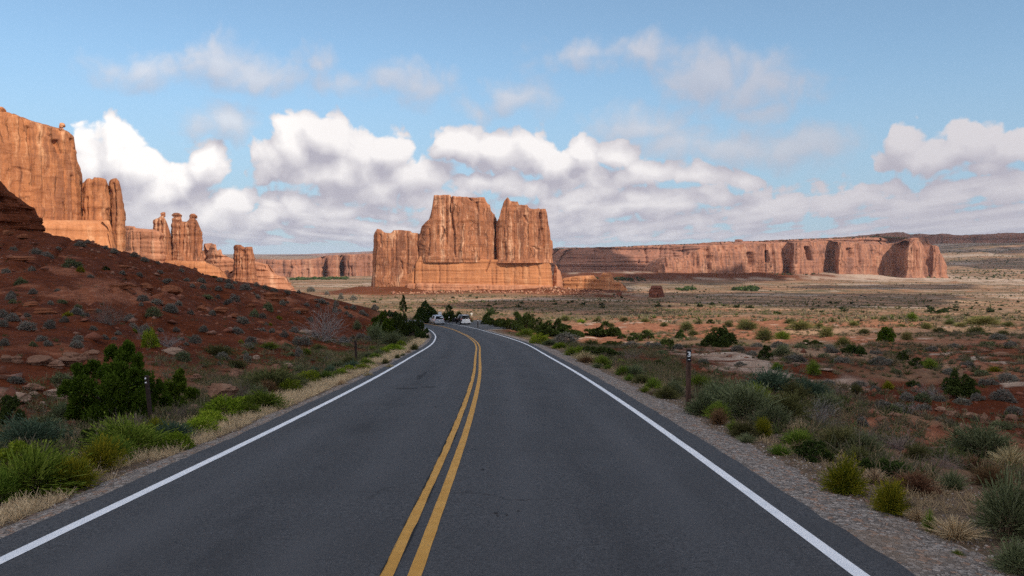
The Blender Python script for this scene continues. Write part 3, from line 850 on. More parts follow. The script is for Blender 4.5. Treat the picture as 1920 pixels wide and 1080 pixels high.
# ---- low wall behind, and the three head-topped pillars
o = rock('sandstone_wall', plan_px([(236, 860), (300, 850), (312, 880), (300, 930), (230, 930)]), -30, sky_top([(230, 424), (247, 425), (252, 428), (268, 430), (291, 431), (296, 434), (315, 440)], None, 23, .5), M_slick2, None, 1.0, 1.0, .03,
         (4, 20), .9, 5, .8, 9, 1.3, 14, [(248, 435, 249, 480, 1.2, 3), (262, 436, 262, 452, 1.2, 2)], 21)
tag(o, 'low pinkish rock wall between the tall left cliff and the head-topped pillars', 'cliff')
pil = tag(empty('rock_pillars', (-370, 905, -25)), 'sunlit rock tower with three pillars topped by head-like rocks, beyond the red hillside', 'rock tower')
DG = 900
sub(rock('tower', plan_px([(289.5, 900), (305, 894), (322, 897), (323, 925), (292, 927)]), zrow(497, DG), sky_top([(287, 418), (290, 411.5), (299, 410), (302, 407), (308, 406.5), (312, 412), (316, 421), (319, 431), (321, 437), (325, 445)], DG, 31, .3), M_tower, None,
         .7, .7, .0, (5, 22), .5, 4, .8, 5, .8, 7, [(304, 415, 306, 490, 1.5, 2)], 31), pil)
sub(rock('tower', plan_px([(323, 897), (340, 893), (365, 893), (379, 900), (380, 925), (325, 927)]), zrow(497, DG), sky_top([(321, 440), (323.5, 425), (324.5, 409), (341, 408), (341.5, 416.5), (354.5, 416.5), (356.5, 411), (367, 410), (371, 414), (374, 420), (379, 434), (381, 450)], DG, 33, .3), M_tower, None,
         .7, .7, .0, (3, 18), .5, 4, .9, 5, .9, 7, [(366, 420, 364, 488, 1.6, 3), (345, 420, 343, 470, 1.6, 2), (374, 440, 373, 485, 1.2, 2), (355, 425, 356, 485, 1, 1.5)], 32), pil)
for q in ((306, 402.5, 9.5, 10), (333, 404.5, 18, 11), (362.5, 406, 14.5, 11)): sub(top_rock('cap_rock', *q, 906, M_tower, int(q[0]), rough=.3, strata=.12), pil)
sub(rock('base', plan_px([(268, 905), (300, 880), (350, 872), (395, 876), (425, 895), (430, 950), (260, 950)]), zrow(545, 880),
         lambda x, y: CAMZ + (475 - np.interp(960 + FPX * x / y, [262, 292, 380, 400, 425, 440], [492, 488, 490, 499, 510, 520])) / FPX * 890 + .3 * fbm(x / 4, y / 4, 3, 9),
         M_slick, None, .9, .9, .25, (8, 20), .5, 3, .4, 9, .4, 12, (), 34, rim=.8), pil)

o = rock('ledgy_ridge', plan_px([(376, 1010), (400, 1000), (450, 1005), (520, 1020), (530, 1080), (370, 1080)]), -60,
         sky_top([(370, 455), (380, 459), (386.5, 459), (388, 468), (398, 473), (400, 467.5), (405, 468), (407, 475), (420, 480), (428, 484), (440, 488), (480, 492), (515, 500), (530, 520)], 1005, 35, .5), M_slick2, None, 1.0, .8, .22,
         (4, 15), 1.5, 4, .5, 8, 1.2, 10, (), 35)
tag(o, 'stepped pinkish ridge between the head-topped pillars and the lone rock tower', 'ridge')
sh = tag(empty('rock_tower', (-312, 955, -35)), 'lone sunlit rock tower with a notched top at the end of the stepped ridge', 'rock tower')
sub(rock('tower', plan_px([(438, 955), (447, 947), (470, 947), (478, 955), (479, 978), (440, 980)]), zrow(545, 950), sky_top([(435, 464), (438, 460), (441, 459), (452, 459.5), (456, 463), (460, 464.5), (464, 463), (474, 463), (476.5, 470), (478, 480), (482, 500)], 950, 37, .25), M_tower, None,
         .7, .7, .02, (5.5, 36), .4, 4, .9, 4.5, .8, 6, [(447, 475, 447, 500, 1, 1.6), (463, 480, 462, 520, 1.4, 1.6), (455, 470, 456, 480, 3, 1.5)], 38), sh)
sub(rock('base', plan_px([(425, 975), (460, 962), (500, 958), (542, 968), (550, 1000), (425, 1010)]), zrow(548, 960),
         lambda x, y: CAMZ + (475 - np.interp(960 + FPX * x / y, [425, 440, 480, 487, 500, 512, 522, 535, 545], [514, 507, 498, 500, 505, 512, 517, 520, 531])) / FPX * 968 + .3 * fbm(x / 4, y / 4, 3, 19),
         M_slick2, None, .9, .8, .18, (4, 8), 1.1, 3, .4, 8, .6, 9, (), 39, rim=.8), sh)

# ---- far wall on the left, distant plateau and mountains
o = rock('mesa', plan_px([(440, 2300), (500, 2240), (560, 2250), (603, 2260), (605, 2300), (613, 2300), (616, 2250), (636, 2245), (638, 2310), (644, 2310), (647, 2240), (690, 2250), (730, 2280), (740, 2480), (440, 2480)]), -80,
         sky_top([(440, 489), (482, 487), (520, 488), (560, 487.5), (590, 486), (610, 481), (640, 479), (680, 477.5), (705, 476.5), (740, 476)], None, 41, 2, 14), M_mesa, None, 2.6, 2.4, .05, (9, 25), 1.2, 12, 3.2, 26, 3.0, 40,
         [(545, 500, 540, 522, 3, 10), (658, 500, 660, 523, 2, 9), (577, 505, 577, 522, 3, 9), (690, 495, 690, 523, 2, 8)], 41, capn=2)
tag(o, 'long reddish mesa wall far off between the lone rock tower and the big butte', 'mesa')
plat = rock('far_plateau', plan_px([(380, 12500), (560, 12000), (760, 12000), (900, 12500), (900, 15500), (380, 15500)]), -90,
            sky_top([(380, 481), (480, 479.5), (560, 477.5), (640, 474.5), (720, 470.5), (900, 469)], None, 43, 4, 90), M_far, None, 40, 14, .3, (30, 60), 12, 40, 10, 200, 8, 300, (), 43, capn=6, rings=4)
tag(plat, 'flat blue-grey plateau on the horizon', kind='structure')
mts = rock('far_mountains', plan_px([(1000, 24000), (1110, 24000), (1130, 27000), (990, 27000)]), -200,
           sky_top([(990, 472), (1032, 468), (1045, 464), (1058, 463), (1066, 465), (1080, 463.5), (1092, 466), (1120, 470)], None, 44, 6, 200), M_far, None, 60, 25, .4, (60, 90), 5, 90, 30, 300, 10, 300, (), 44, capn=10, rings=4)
tag(mts, 'pale blue mountains on the horizon', kind='structure')

# ---- the mesas on the right
o = rock('mesa', plan_px([(1020, 2620), (1100, 2560), (1200, 2600), (1340, 2540), (1480, 2600), (1640, 2650), (1700, 2720), (1700, 3100), (1020, 3100)]), -80,
         sky_top([(1020, 468), (1060, 466.5), (1150, 464.5), (1200, 462), (1300, 458.5), (1340, 455), (1400, 454), (1500, 449.5), (1600, 446), (1640, 444), (1700, 447)], None, 45, 2.5, 22), M_mesab, None, 3.0, 1.6, .55, (10, 20), 5.5, 10, 3.0, 30, 3.0, 40,
         [(1275, 470, 1290, 482, 10, 12), (1060, 483, 1060, 489, 12, 8), (1120, 470, 1130, 476, 12, 7), (1200, 488, 1198, 500, 2, 10)], 45, capn=2)
tag(o, 'long ledgy red mesa slope behind and left of the fluted mesa wall', 'mesa')
o = rock('mesa', plan_px([(1204, 2110), (1215, 2010), (1237, 1900), (1290, 1912), (1330, 1925), (1400, 1955), (1415, 1985), (1440, 1972), (1464, 1985), (1468, 2030), (1478, 2032), (1484, 1988),
                          (1510, 1998), (1530, 2005), (1540, 2040), (1552, 2075), (1561, 2082), (1570, 2020), (1590, 2030), (1604, 2040), (1622, 2048), (1634, 2110), (1692, 2135), (1697, 2052), (1712, 2045), (1728, 2055),
                          (1733, 2090), (1744, 2095), (1748, 2080), (1765, 2085), (1772, 2110), (1776, 2200), (1700, 2420), (1500, 2420), (1215, 2420)]), -85,
         sky_top([(1200, 506), (1206, 498), (1214, 492), (1236, 485), (1262, 482), (1280, 484), (1295, 478), (1306, 471), (1325, 464), (1340, 460), (1400, 458), (1460, 456), (1500, 453.5), (1560, 452.5), (1600, 454), (1625, 456.5), (1655, 459), (1680, 456), (1692, 452), (1697, 448.5), (1703, 452.5),
                  (1713, 447), (1728, 446), (1737, 448), (1741, 456), (1746, 468), (1750, 469), (1754, 461), (1760, 460), (1766, 461), (1770, 474), (1775, 485)], None, 47, 1.6, 12), M_mesa, None, 2.2, 1.6, .05, (34, 36), .75, 11, 3.2, 20, 3.4, 34,
         [(1408, 474, 1409, 500, 3.6, 22), (1436, 471, 1437, 492, 3.2, 22), (1516, 463, 1518, 488, 3.6, 20), (1596, 466, 1597, 482, 4.5, 14), (1490, 478, 1492, 486, 5, 5), (1385, 466, 1386, 474, 4, 5), (1330, 480, 1340, 490, 8, 3), (1640, 470, 1650, 480, 6, 4), (1351, 470, 1352, 500, 1.2, 5), (1366, 470, 1367, 498, 1.2, 5), (1309, 478, 1309, 500, 1, 4), (1721, 470, 1722, 505, 1.6, 8), (1707, 455, 1710, 480, 2, 5), (1446, 500, 1449, 510, 2, 6)], 47, capn=2, rounds=1, rim=3.5, rimh=.62,
         spine=[((1250 - 960) / FPX * 2260, 2260), ((1700 - 960) / FPX * 2260, 2260)])
tag(o, 'long fluted red mesa wall on the right, ending in a rounded tower', 'mesa')
o = rock('mesa', plan_px([(1440, 5000), (1640, 4900), (1690, 4880), (1740, 5050), (1850, 5000), (1990, 4900), (2080, 5000), (2080, 5700), (1440, 5700)]), -60,
         sky_top([(1440, 455), (1560, 447), (1600, 444.5), (1630, 441), (1662, 438), (1688, 436), (1694, 439), (1706, 441), (1722, 439.5), (1748, 442), (1764, 439), (1780, 441.5), (1800, 442.5), (1840, 441), (1875, 438.5), (1920, 438), (2080, 440)], None, 49, 4, 40), M_mesab, None, 6.5, 5, .25,
         (25, 50), 9, 24, 8, 70, 8, 90, [(1645, 443, 1645, 456, 5, 50), (1745, 446, 1745, 458, 4, 30), (1830, 446, 1830, 458, 3, 30)], 49, capn=4)
tag(o, 'dark far mesa along the horizon above the fluted mesa wall', 'mesa')
o = top_rock('block_rock', 1385, 451.5, 16, 6, 2720, M_mesab, 61, rough=.3, strata=.1); tag(o, 'small dark block of rock standing on the flat rim of the far mesa', 'rock')

# ---- smaller outcrops on the plain
o = rock('rock_dome', plan_px([(1034, 1062), (1044, 1055), (1055, 1062), (1058, 1090), (1034, 1095)]), -60, sky_top([(1026, 494), (1036, 498), (1046, 505), (1054, 513), (1060, 522)], 1060, 51, .3), M_slick2, None, .9, .9, .1, (4, 10), .5, 4, .5, 7, .6, 8, (), 51)
tag(o, 'small rounded rock shoulder leaning on the far side of the big butte', 'rock')
o = rock('slickrock_ridge', plan_px([(1046, 1165), (1090, 1150), (1140, 1145), (1172, 1160), (1178, 1190), (1050, 1195)]), -62, sky_top([(1040, 530), (1052, 524), (1078, 519.5), (1112, 517.5), (1118, 524), (1123, 526), (1126, 518), (1130, 513), (1144, 513), (1148, 520), (1152, 530), (1163, 531), (1170, 537), (1180, 541)], 1150, 53, .4), M_slick, None, .9, .8, .15,
         (4, 8), 1.2, 3.5, .6, 7, .8, 9, (), 53)
tag(o, 'low sunlit slickrock ridge just right of the big butte', 'rock ridge')
sb = tag(empty('small_butte', (136, 750, -44)), 'small dark red layered butte standing in shade on the plain', 'butte')
sub(rock('tower', plan_px([(1214, 748), (1228, 742), (1243, 745), (1249, 755), (1246, 768), (1216, 768)]), -54, sky_top([(1214, 545), (1218, 538), (1221, 537.5), (1239, 537), (1242, 541), (1244, 548), (1249, 552)], 747, 55, .25), M_mud, None, .45, .4, .10, (2.5, 6), .65, 2.0, .4, 4, .4, 5, (), 55), sb)
sub(rock('base', plan_px([(1202, 744), (1226, 730), (1252, 736), (1262, 752), (1252, 778), (1206, 778)]), -56, sky_top([(1200, 562), (1209, 556), (1214, 549.5), (1228, 548), (1247, 549), (1253, 553), (1262, 563)], 745, 57, .25), M_mud, None, .5, .4, .45, (2.5, 5), .6, 1.6, .5, 4, .4, 5, (), 57), sb)
o = rock('rock_lump', plan_px([(1120, 792), (1150, 782), (1170, 784), (1174, 795), (1150, 805), (1122, 803)]), -54, sky_top([(1116, 562), (1140, 557), (1158, 555), (1163, 549), (1168, 549), (1171, 556), (1178, 562)], 785, 59, .2), M_mud, None, .5, .4, .2, (2, 5), .5, 1.8, .4, 3, .3, 4, (), 59)
tag(o, 'low dark red rock lump on the ridge left of the small dark butte', 'rock')

# ---- dark layered outcrop at the top of the near hill
o = rock('layered_outcrop', plan_px([(-60, 92), (0, 93), (40, 95.5), (66, 98), (79, 101), (80, 108), (40, 112), (-80, 110)]), float(P(40, 445, 97)[2]),
         sky_top([(-60, 330), (0, 338), (8, 346), (19, 361), (31, 367), (44, 375), (55, 383.5), (68, 386), (74, 392), (78, 403), (82, 425)], 98, 65, .12, .9), M_dark, None, .11, .09, .16, (.5, 2), .38, .55, .25, 1.3, .34, 1.6,
         [(20, 370, 24, 400, 3, .4), (50, 385, 48, 420, 3, .4)], 65, capn=.15, rim=.12)
tag(o, 'dark layered rock outcrop crowning the top of the red hillside', 'rock outcrop')
# ------------------------------------------------------------------ rocks one can tell apart on the slopes
M_slab = sandstone('orange_slab_rock', (.23, .085, .042), (.33, .155, .085), (.10, .034, .018), .55, .5, .3, .4)
M_pale = sandstone('pale_buff_rock', (.30, .205, .15), (.46, .36, .28), (.20, .12, .08), .45, .5, .3, .5)
M_buff = sandstone('brown_buff_rock', (.22, .12, .078), (.33, .21, .15), (.12, .06, .04), .5, .6, .3, .4)
# kind, px, py foot, w, h, words
RK = """
o 83 584 40 12|flat orange slab lying on the red slope left of the dark thorny bush;o 35 490 56 9|thin orange ledge slab high on the hillside near its top;o 38 447 26 11|rust-red slab at the upper edge of the frame-side slope;o 12 446 22 9|rust-red slab beside a larger one below the layered outcrop;
o 210 537 78 8|long overhanging orange rock ledge in the middle of the hillside;o 273 535 26 12|rounded orange rock at the end of the long ledge;o 318 549 40 16|rounded orange slab right of the long rock ledge;o 412 590 32 13|largest brown-orange rock of the group halfway along the slope;o 376 588 22 11|broken orange rock beside the largest brown-orange rock;
o 440 589 28 10|orange slab uphill of the slope between two sage clumps;o 437 602 18 8|small orange stone below the brown rock group;o 486 603 20 8|orange stone with a shadowed underside beside grey sage;o 515 566 48 15|low domed orange slab under the hill crest;o 560 587 36 11|orange slab with a dark undercut toward the road end of the hill;
o 470 575 20 6|thin orange slab between sage clumps on the upper slope;o 55 572 26 10|orange block on the slope above the flat slab;o 30 585 20 8|orange stone left of the flat slab;o 168 582 22 7|thin orange slab just uphill from the dark thorny bush;o 230 502 26 6|thin orange ledge stone on the upper slope;
b 10 682 24 14|buff rock at the left end of the pale outcrop;b 30 686 20 14|grey-brown block in the pale outcrop, second from its left end;b 70 690 46 19|broad layered brown block in the middle of the pale outcrop;b 102 694 30 15|buff block right of the broad layered one in the outcrop;b 132 692 46 27|tall layered block at the right end of the pale outcrop;
b 168 676 34 18|layered brown block tucked behind the tall green juniper;b 60 735 38 13|brown block lying below the pale outcrop;p 105 744 52 19|pale slab leaning in the red dirt below the outcrop;p 22 758 54 20|whitish lumpy rock low at the left edge of the slope;p 62 744 19 8|small white stone beside the whitish lumpy rock;
p 78 761 12 6|bright white stone alone on the red dirt;p 148 712 16 12|pale block half hidden by grey-green sage;p 325 672 48 14|pale flat rock right of the tall green juniper;b 367 716 20 15|brown block above the small pointed juniper;b 418 757 54 38|large tan boulder behind the roadside bushes;p 362 770 24 11|pale stone at the foot of the small pointed juniper;
b 398 772 22 17|grey-brown boulder between the small juniper and the tan boulder;b 445 712 26 14|brown rock with a cracked face right of the tan boulder;p 480 674 14 8|white stone beside grey sage on the lower slope;p 540 692 18 10|pale stone among red rubble above the roadside bushes;b 515 696 20 12|pinkish rock among red rubble above the roadside bushes;
p 570 621 26 6|pale weathered log-like rock left of the bare grey bush;b 352 760 16 10|small grey rock under the small pointed juniper;p 1405 694 60 4|thin pale slab in the field behind the numbered post;p 1345 676 52 4|long thin pale slab beyond the numbered post;p 1450 706 44 4|pale flat slab beyond the green thicket;p 1545 700 40 4|pale flat slab near the green field shrubs;
b 1846 782 16 20|upright block in the jumbled ledge on the right;b 1872 780 14 15|squat block right of the upright one in the ledge;b 1822 774 30 12|flat block left of the upright one in the ledge;b 1788 772 26 10|low brown block at the left end of the jumbled ledge;b 1900 778 24 14|brown block at the right end of the jumbled ledge;b 1765 764 22 8|low stone behind the left end of the jumbled ledge;
b 1680 792 28 11|brown block in the rubble by the dried twigs;b 1655 796 24 9|brown stone at the left of the field rubble;b 1640 786 20 9|small brown stone above the field rubble;b 1690 808 22 9|dark brown stone nearest the road in the rubble;p 1800 796 9 4|small white stone on the bare red ground;p 1786 838 26 8|pale stone beside the large grey-green bush;
b 1880 668 40 9|dark flat rock on the shaded rise at far right;b 1850 664 30 7|dark thin rock left of another on the shaded rise;b 1100 560 18 5|red block on the slope below the big butte
"""
it = [q.strip() for q in RK.replace('\n', '').split(';') if q.strip()]
sp_ = [(q.split('|')[0].split(), q.split('|')[1]) for q in it]
pts = at([float(a[1]) for a, _ in sp_], [float(a[2]) for a, _ in sp_])
for k, ((a, lab), loc) in enumerate(zip(sp_, pts)):
    kk = loc[1] / FPX; w, h = float(a[3]) * kk, float(a[4]) * kk
    dep = w * (.7 if w < 3 * h else .45) if h > 6 * kk else w * .8
    o = boulder('rock_slab' if w > 2.4 * h else 'boulder', (loc[0], loc[1] + dep * .25, loc[2] + h * .36), (w * 1.08, dep, h * 1.3), {'o': M_slab, 'b': M_buff, 'p': M_pale}[a[0]], k + 7, rough=.55, strata=.16, rotz=random.choice((0, math.pi)) + random.uniform(-.25, .25))
    tag(o, lab, 'rock', 'rocks on the hillside' if float(a[1]) < 900 else 'rocks in the field')
# ------------------------------------------------------------------ foliage materials
def foliage(name, dark, mid, light, trans=.25, tip=None):
    m = bpy.data.materials.new(name); m.use_nodes = True; nt = m.node_tree
    nt.nodes.remove(nt.nodes['Principled BSDF']); n = N(nt); out = nt.nodes['Material Output']
    isl = n.island(); rnd = n.objrand(); pos = n.pos()
    f = n.math('ADD', n.math('MULTIPLY', isl, .75), n.math('MULTIPLY', n.noise(pos, 3.1, 3), .5))
    col = n.mix(n.ss(f, .25, .62), dark, mid)
    col = n.mix(n.ss(f, .62, 1.0), col, light)
    hs = n.node('ShaderNodeHueSaturation'); n.plug(hs.inputs['Color'], col)
    n.plug(hs.inputs['Value'], n.lin(rnd, 0, 1, .78, 1.22)); n.plug(hs.inputs['Hue'], n.lin(n.math('FRACT', n.math('MULTIPLY', rnd, 7.3)), 0, 1, .485, .515))
    d = n.node('ShaderNodeBsdfDiffuse'); t = n.node('ShaderNodeBsdfTranslucent')
    n.plug(d.inputs[0], hs.outputs[0]); n.plug(t.inputs[0], hs.outputs[0])
    mx = n.node('ShaderNodeMixShader'); mx.inputs[0].default_value = trans
    nt.links.new(d.outputs[0], mx.inputs[1]); nt.links.new(t.outputs[0], mx.inputs[2]); nt.links.new(mx.outputs[0], out.inputs[0])
    return m


MF = {
    'sage': foliage('sage_leaves', (.088, .080, .062), (.170, .157, .128), (.24, .226, .19)),
    'sagegreen': foliage('grey_green_leaves', (.060, .072, .032), (.125, .145, .068), (.20, .22, .12)),
    'green': foliage('green_broom_stems', (.050, .080, .012), (.120, .175, .022), (.21, .26, .045)),
    'bright': foliage('bright_green_leaves', (.075, .115, .010), (.175, .235, .018), (.28, .32, .035)),
    'yellow': foliage('yellow_green_flowers', (.07, .085, .010), (.16, .165, .015), (.30, .26, .02)),
    'olive': foliage('olive_leaves', (.050, .050, .018), (.105, .105, .036), (.17, .165, .065)),
    'pale': foliage('yellow_olive_stems', (.085, .080, .026), (.165, .150, .050), (.25, .225, .09)),
    'dark': foliage('dark_juniper_needles', (.018, .028, .008), (.042, .060, .016), (.078, .100, .028), .2),
    'juniper': foliage('juniper_scales', (.026, .046, .006), (.066, .112, .012), (.120, .175, .024), .30),
    'straw': foliage('dry_grass_blades', (.20, .14, .075), (.40, .30, .17), (.58, .46, .28), .3),
    'tan': foliage('dry_tan_stems', (.10, .072, .045), (.21, .155, .098), (.31, .24, .155)),
    'rust': foliage('rusty_dry_stems', (.075, .040, .020), (.150, .082, .042), (.22, .14, .075)),
    'grey': foliage('bare_grey_twigs', (.105, .092, .085), (.20, .18, .165), (.30, .275, .25), .05),
    'mauve': foliage('dry_brown_twigs', (.075, .055, .045), (.150, .115, .098), (.22, .18, .155), .05),
    'teal': foliage('blue_green_leaves', (.028, .048, .028), (.062, .095, .058), (.11, .15, .095)),
}
M_bark, nt, b = new_mat('grey_bark'); n = N(nt)
nt.links.new(n.mix(n.noise(n.mapping(n.obj(), (1, 1, .2)), 22, 4), (.05, .036, .028), (.16, .125, .10)), b.inputs['Base Color'])


# ------------------------------------------------------------------ plant shapes, one unit wide and one unit tall
def quads(C, A, B):
    """leaf quads at C spanned by A (half length) and B (half width): diamonds"""
    V = np.stack([C - A, C - .1 * A + B, C + A, C - .1 * A - B], 1).reshape(-1, 3)
    return V, np.arange(len(V)).reshape(-1, 4)


def rdir(r, n_, zmin=-1.0):
    v = r.normal(size=(n_ * 4 + 24, 3)); v /= np.linalg.norm(v, axis=1)[:, None]
    return v[v[:, 2] > zmin][:n_]


def perp(A, r):
    q = r.normal(size=A.shape); B = np.cross(A, q); return B / (np.linalg.norm(B, axis=1)[:, None] + 1e-9)


def ribbons(P0, P1, P2, w, r, w1=.35):
    """bent blades through three points"""
    side = perp(P2 - P0, r) * w[:, None]
    V = np.stack([P0 - side, P0 + side, P1 + side * .8, P1 - side * .8, P2 + side * w1, P2 - side * w1], 1)
    k = np.arange(len(P0))[:, None] * 6
    F = np.concatenate([k + np.array([[0, 1, 2, 3]]), k + np.array([[3, 2, 4, 5]])])
    return V.reshape(-1, 3), F


def cat(*vf):
    o = 0; V = []; F = []
    for v, f in vf:
        V.append(v); F.append(f + o); o += len(v)
    return np.concatenate(V), np.concatenate(F)


def dome(d, seed, rough=.35, squash=1.0):
    k = 1 + rough * (fbm(d[:, 0] * 2.2 + seed, d[:, 1] * 2.2 + d[:, 2] * 1.7, 3, seed))
    return d * np.array([.5, .5, .95 * squash]) * k[:, None]


def stems(r, n_, w=.012, top=.8):
    d = rdir(r, n_, .12); e = d * np.array([.42, .42, .8]) * top
    o = r.normal(size=(n_, 3)) * np.array([.04, .04, 0])
    return ribbons(o, o + e * .5 * np.array([.8, .8, 1.15]), o + e, np.full(n_, w), r)


def p_sage(seed, n_=1500, L=.075, Wd=.020, rough=.45):
    r = np.random.default_rng(seed); d = rdir(r, n_, -.05)
    C = dome(d, seed, rough) * r.uniform(.55, 1.0, (len(d), 1))**.6
    C[:, 2] = np.abs(C[:, 2]) + .02
    A = d * np.array([1, 1, 1.2]) + r.normal(size=d.shape) * .55; A /= np.linalg.norm(A, axis=1)[:, None]; A *= L * r.uniform(.6, 1.3, (len(d), 1))
    return quads(C, A, perp(A, r) * Wd), stems(r, 46)


def p_mound(seed, n_=2600):
    return p_sage(seed, n_, .075, .013, .50)


def p_broom(seed, n_=900, spread=1.0, w=.007):
    r = np.random.default_rng(seed); d = rdir(r, n_, .1); d[:, :2] *= spread
    e = dome(d, seed, .35); o = r.normal(size=e.shape) * np.array([.07, .07, .0])
    P2 = o + e * r.uniform(.7, 1.05, (len(e), 1)); P1 = o + (P2 - o) * .5 + np.array([0, 0, .06]); P1[:, :2] = o[:, :2] + (P2[:, :2] - o[:, :2]) * .36
    b = ribbons(P1, (P1 + P2) / 2 + np.array([0, 0, .02]), P2, np.full(len(e), w), r, .5)
    C = P2 + r.normal(size=P2.shape) * .02; A = (P2 - P1); A /= np.linalg.norm(A, axis=1)[:, None]; A *= .04
    lv = quads(np.r_[C, (P1 + P2) / 2 + r.normal(size=P2.shape) * .03], np.r_[A, A], perp(np.r_[A, A], r) * .009)
    return cat(b, lv), ribbons(o[:260], (o + (P1 - o) * .5)[:260], P1[:260], np.full(260, .008), r)


def p_grass(seed, n_=420, droop=.5):
    r = np.random.default_rng(seed); t = r.uniform(0, 6.283, n_); k = r.uniform(0, 1, n_)**.7; h = r.uniform(.45, 1.0, n_) * (1 - .45 * k)
    u = np.stack([np.cos(t), np.sin(t), 0 * t], -1)
    o = u * (k * .14)[:, None]; P1 = o + u * (k * .16)[:, None] + np.stack([0 * t, 0 * t, h * .62], -1)
    P2 = o + u * (k * (.30 + droop * .25))[:, None] + np.stack([0 * t, 0 * t, h * (1 - droop * .25 * k)], -1) + r.normal(size=(n_, 3)) * .03
    P2[:, 2] = np.abs(P2[:, 2])
    return ribbons(o, P1, P2, np.full(n_, .0085), r, .3), None


def p_twig(seed, n_=34, lv=3, up=.15):
    r = np.random.default_rng(seed); segs = []
    d = rdir(r, n_, up)
    cur = [(np.array([0., 0, 0]) + r.normal(size=3) * np.array([.05, .05, 0]), q * np.array([.42, .42, .75]), .012) for q in d]
    for l in range(lv + 1):
        nx = []
        for (o, v, w) in cur:
            L = (.46, .34, .26, .2)[l]; v = v + r.normal(size=3) * .05
            m_ = o + v * L * .5 + r.normal(size=3) * .012; e = o + v * L + r.normal(size=3) * .02
            e[2] = abs(e[2]) + .005
            segs.append((o, m_, e, w))
            if l < lv:
                for _ in range(3 if l < 2 else 2):
                    nx.append((o + (e - o) * r.uniform(.55, 1), v * .95 + r.normal(size=3) * .24, w * .62))
        cur = nx
    a = [np.array([s_[k] for s_ in segs]) for k in range(4)]
    return ribbons(a[0], a[1], a[2], a[3] * .62, r, .6), None


def p_lobes(seed, lobes, per=420, leaf=.030, up=.6):
    """crown made of separate sprays: lobes = (x, y, z, rx, rz)"""
    r = np.random.default_rng(seed); out = []
    for k, (x, y, z, rx, rz) in enumerate(lobes):
        n_ = int(per * (rx / .12)**1.4); d = rdir(r, n_, -.75)
        k2 = 1 + .5 * fbm(d[:, 0] * 2.6 + seed + k, d[:, 1] * 2.6 + d[:, 2] * 2.6, 3, seed + k)
        C = d * np.array([rx, rx, rz]) * k2[:, None] * (r.uniform(.35, 1, (len(d), 1))**.45)
        C[:, :2] *= (1 - .35 * np.clip(C[:, 2] / rz, -1, 1))[:, None]
        C += np.array([x, y, z])
        A = d + np.array([0, 0, up]) + r.normal(size=d.shape) * .45; A /= np.linalg.norm(A, axis=1)[:, None]; A *= leaf * r.uniform(.6, 1.3, (len(d), 1))
        C[:, 2] = np.maximum(C[:, 2], .012)
        out.append(quads(C, A, perp(A, r) * leaf * .42))
    return cat(*out)


def trunk_mesh(seed, lobes, w=.05):
    r = np.random.default_rng(seed); bm = bmesh.new()
    for (x, y, z, rx, rz) in lobes:
        a = Vector((r.normal() * .02, r.normal() * .02, -.03)); e = Vector((x * .9, y * .9, z)); m = Vector((x * .35, y * .35, z * .55))
        bm_cyl(bm, a, m, w * .62, w * .34, 6, False); bm_cyl(bm, m, e, w * .34, w * .10, 5, False)
    return bm_mesh('trunk', bm, M_bark, True)


def rand_lobes(seed, n_=16, pointed=False, wide=.37):
    r = np.random.default_rng(seed); L = []
    for k in range(n_ + 6):
        t = r.uniform(0, 6.283); q = math.sqrt(r.uniform(0, 1)); x, y = wide * q * math.cos(t), wide * q * math.sin(t)
        zt = (1 - .60 * q * q) * r.uniform(.30, .86) if not pointed else (1 - .85 * q) * r.uniform(.4, .85)
        rx = r.uniform(.065, .145) * (1.0 if not pointed else .9)
        L.append((x, y, zt, rx, min(rx * r.uniform(1.0, 1.9), 1.04 - zt)))
    for k in range(n_ // 2):                                    # skirts near the ground
        t = r.uniform(0, 6.283); q = r.uniform(.3, 1.1); L.append((wide * q * math.cos(t), wide * q * math.sin(t), r.uniform(.08, .28), r.uniform(.08, .14), .13))
    return L


def two(name, fol, stm, fmat, smat):
    """(one-mesh version, foliage mesh, stem mesh)"""
    fm = mesh_np(name, fol[0], [fol[1]], fmat)
    if stm is None: return (fm, fm, None)
    if isinstance(stm, bpy.types.Mesh):
        sm = stm
        sv = np.array([v.co[:] for v in sm.vertices]); sf = [np.array([p.vertices[:] for p in sm.polygons if len(p.vertices) == 4])]
        V, F = cat(fol, (sv, sf[0]))
        one = mesh_np(name, V, [F], mats=[fmat, smat], midx=np.r_[np.zeros(len(fol[1])), np.ones(len(sf[0]))])
    else:
        sm = mesh_np('stem', stm[0], [stm[1]], smat)
        V, F = cat(fol, stm)
        one = mesh_np(name, V, [F], mats=[fmat, smat], midx=np.r_[np.zeros(len(fol[1])), np.ones(len(stm[1]))])
    return (one, fm, sm)


def lib(name, fn, seeds, fmat, smat):
    return [two(name, *fn(s_), fmat, smat) for s_ in seeds]


def tree_lib(name, seeds, fmat, pointed, per=430, n_=16):
    out = []
    for s_ in seeds:
        L = rand_lobes(s_, n_, pointed)
        out.append(two(name, p_lobes(s_, L, per), trunk_mesh(s_, L), fmat, M_bark))
    return out


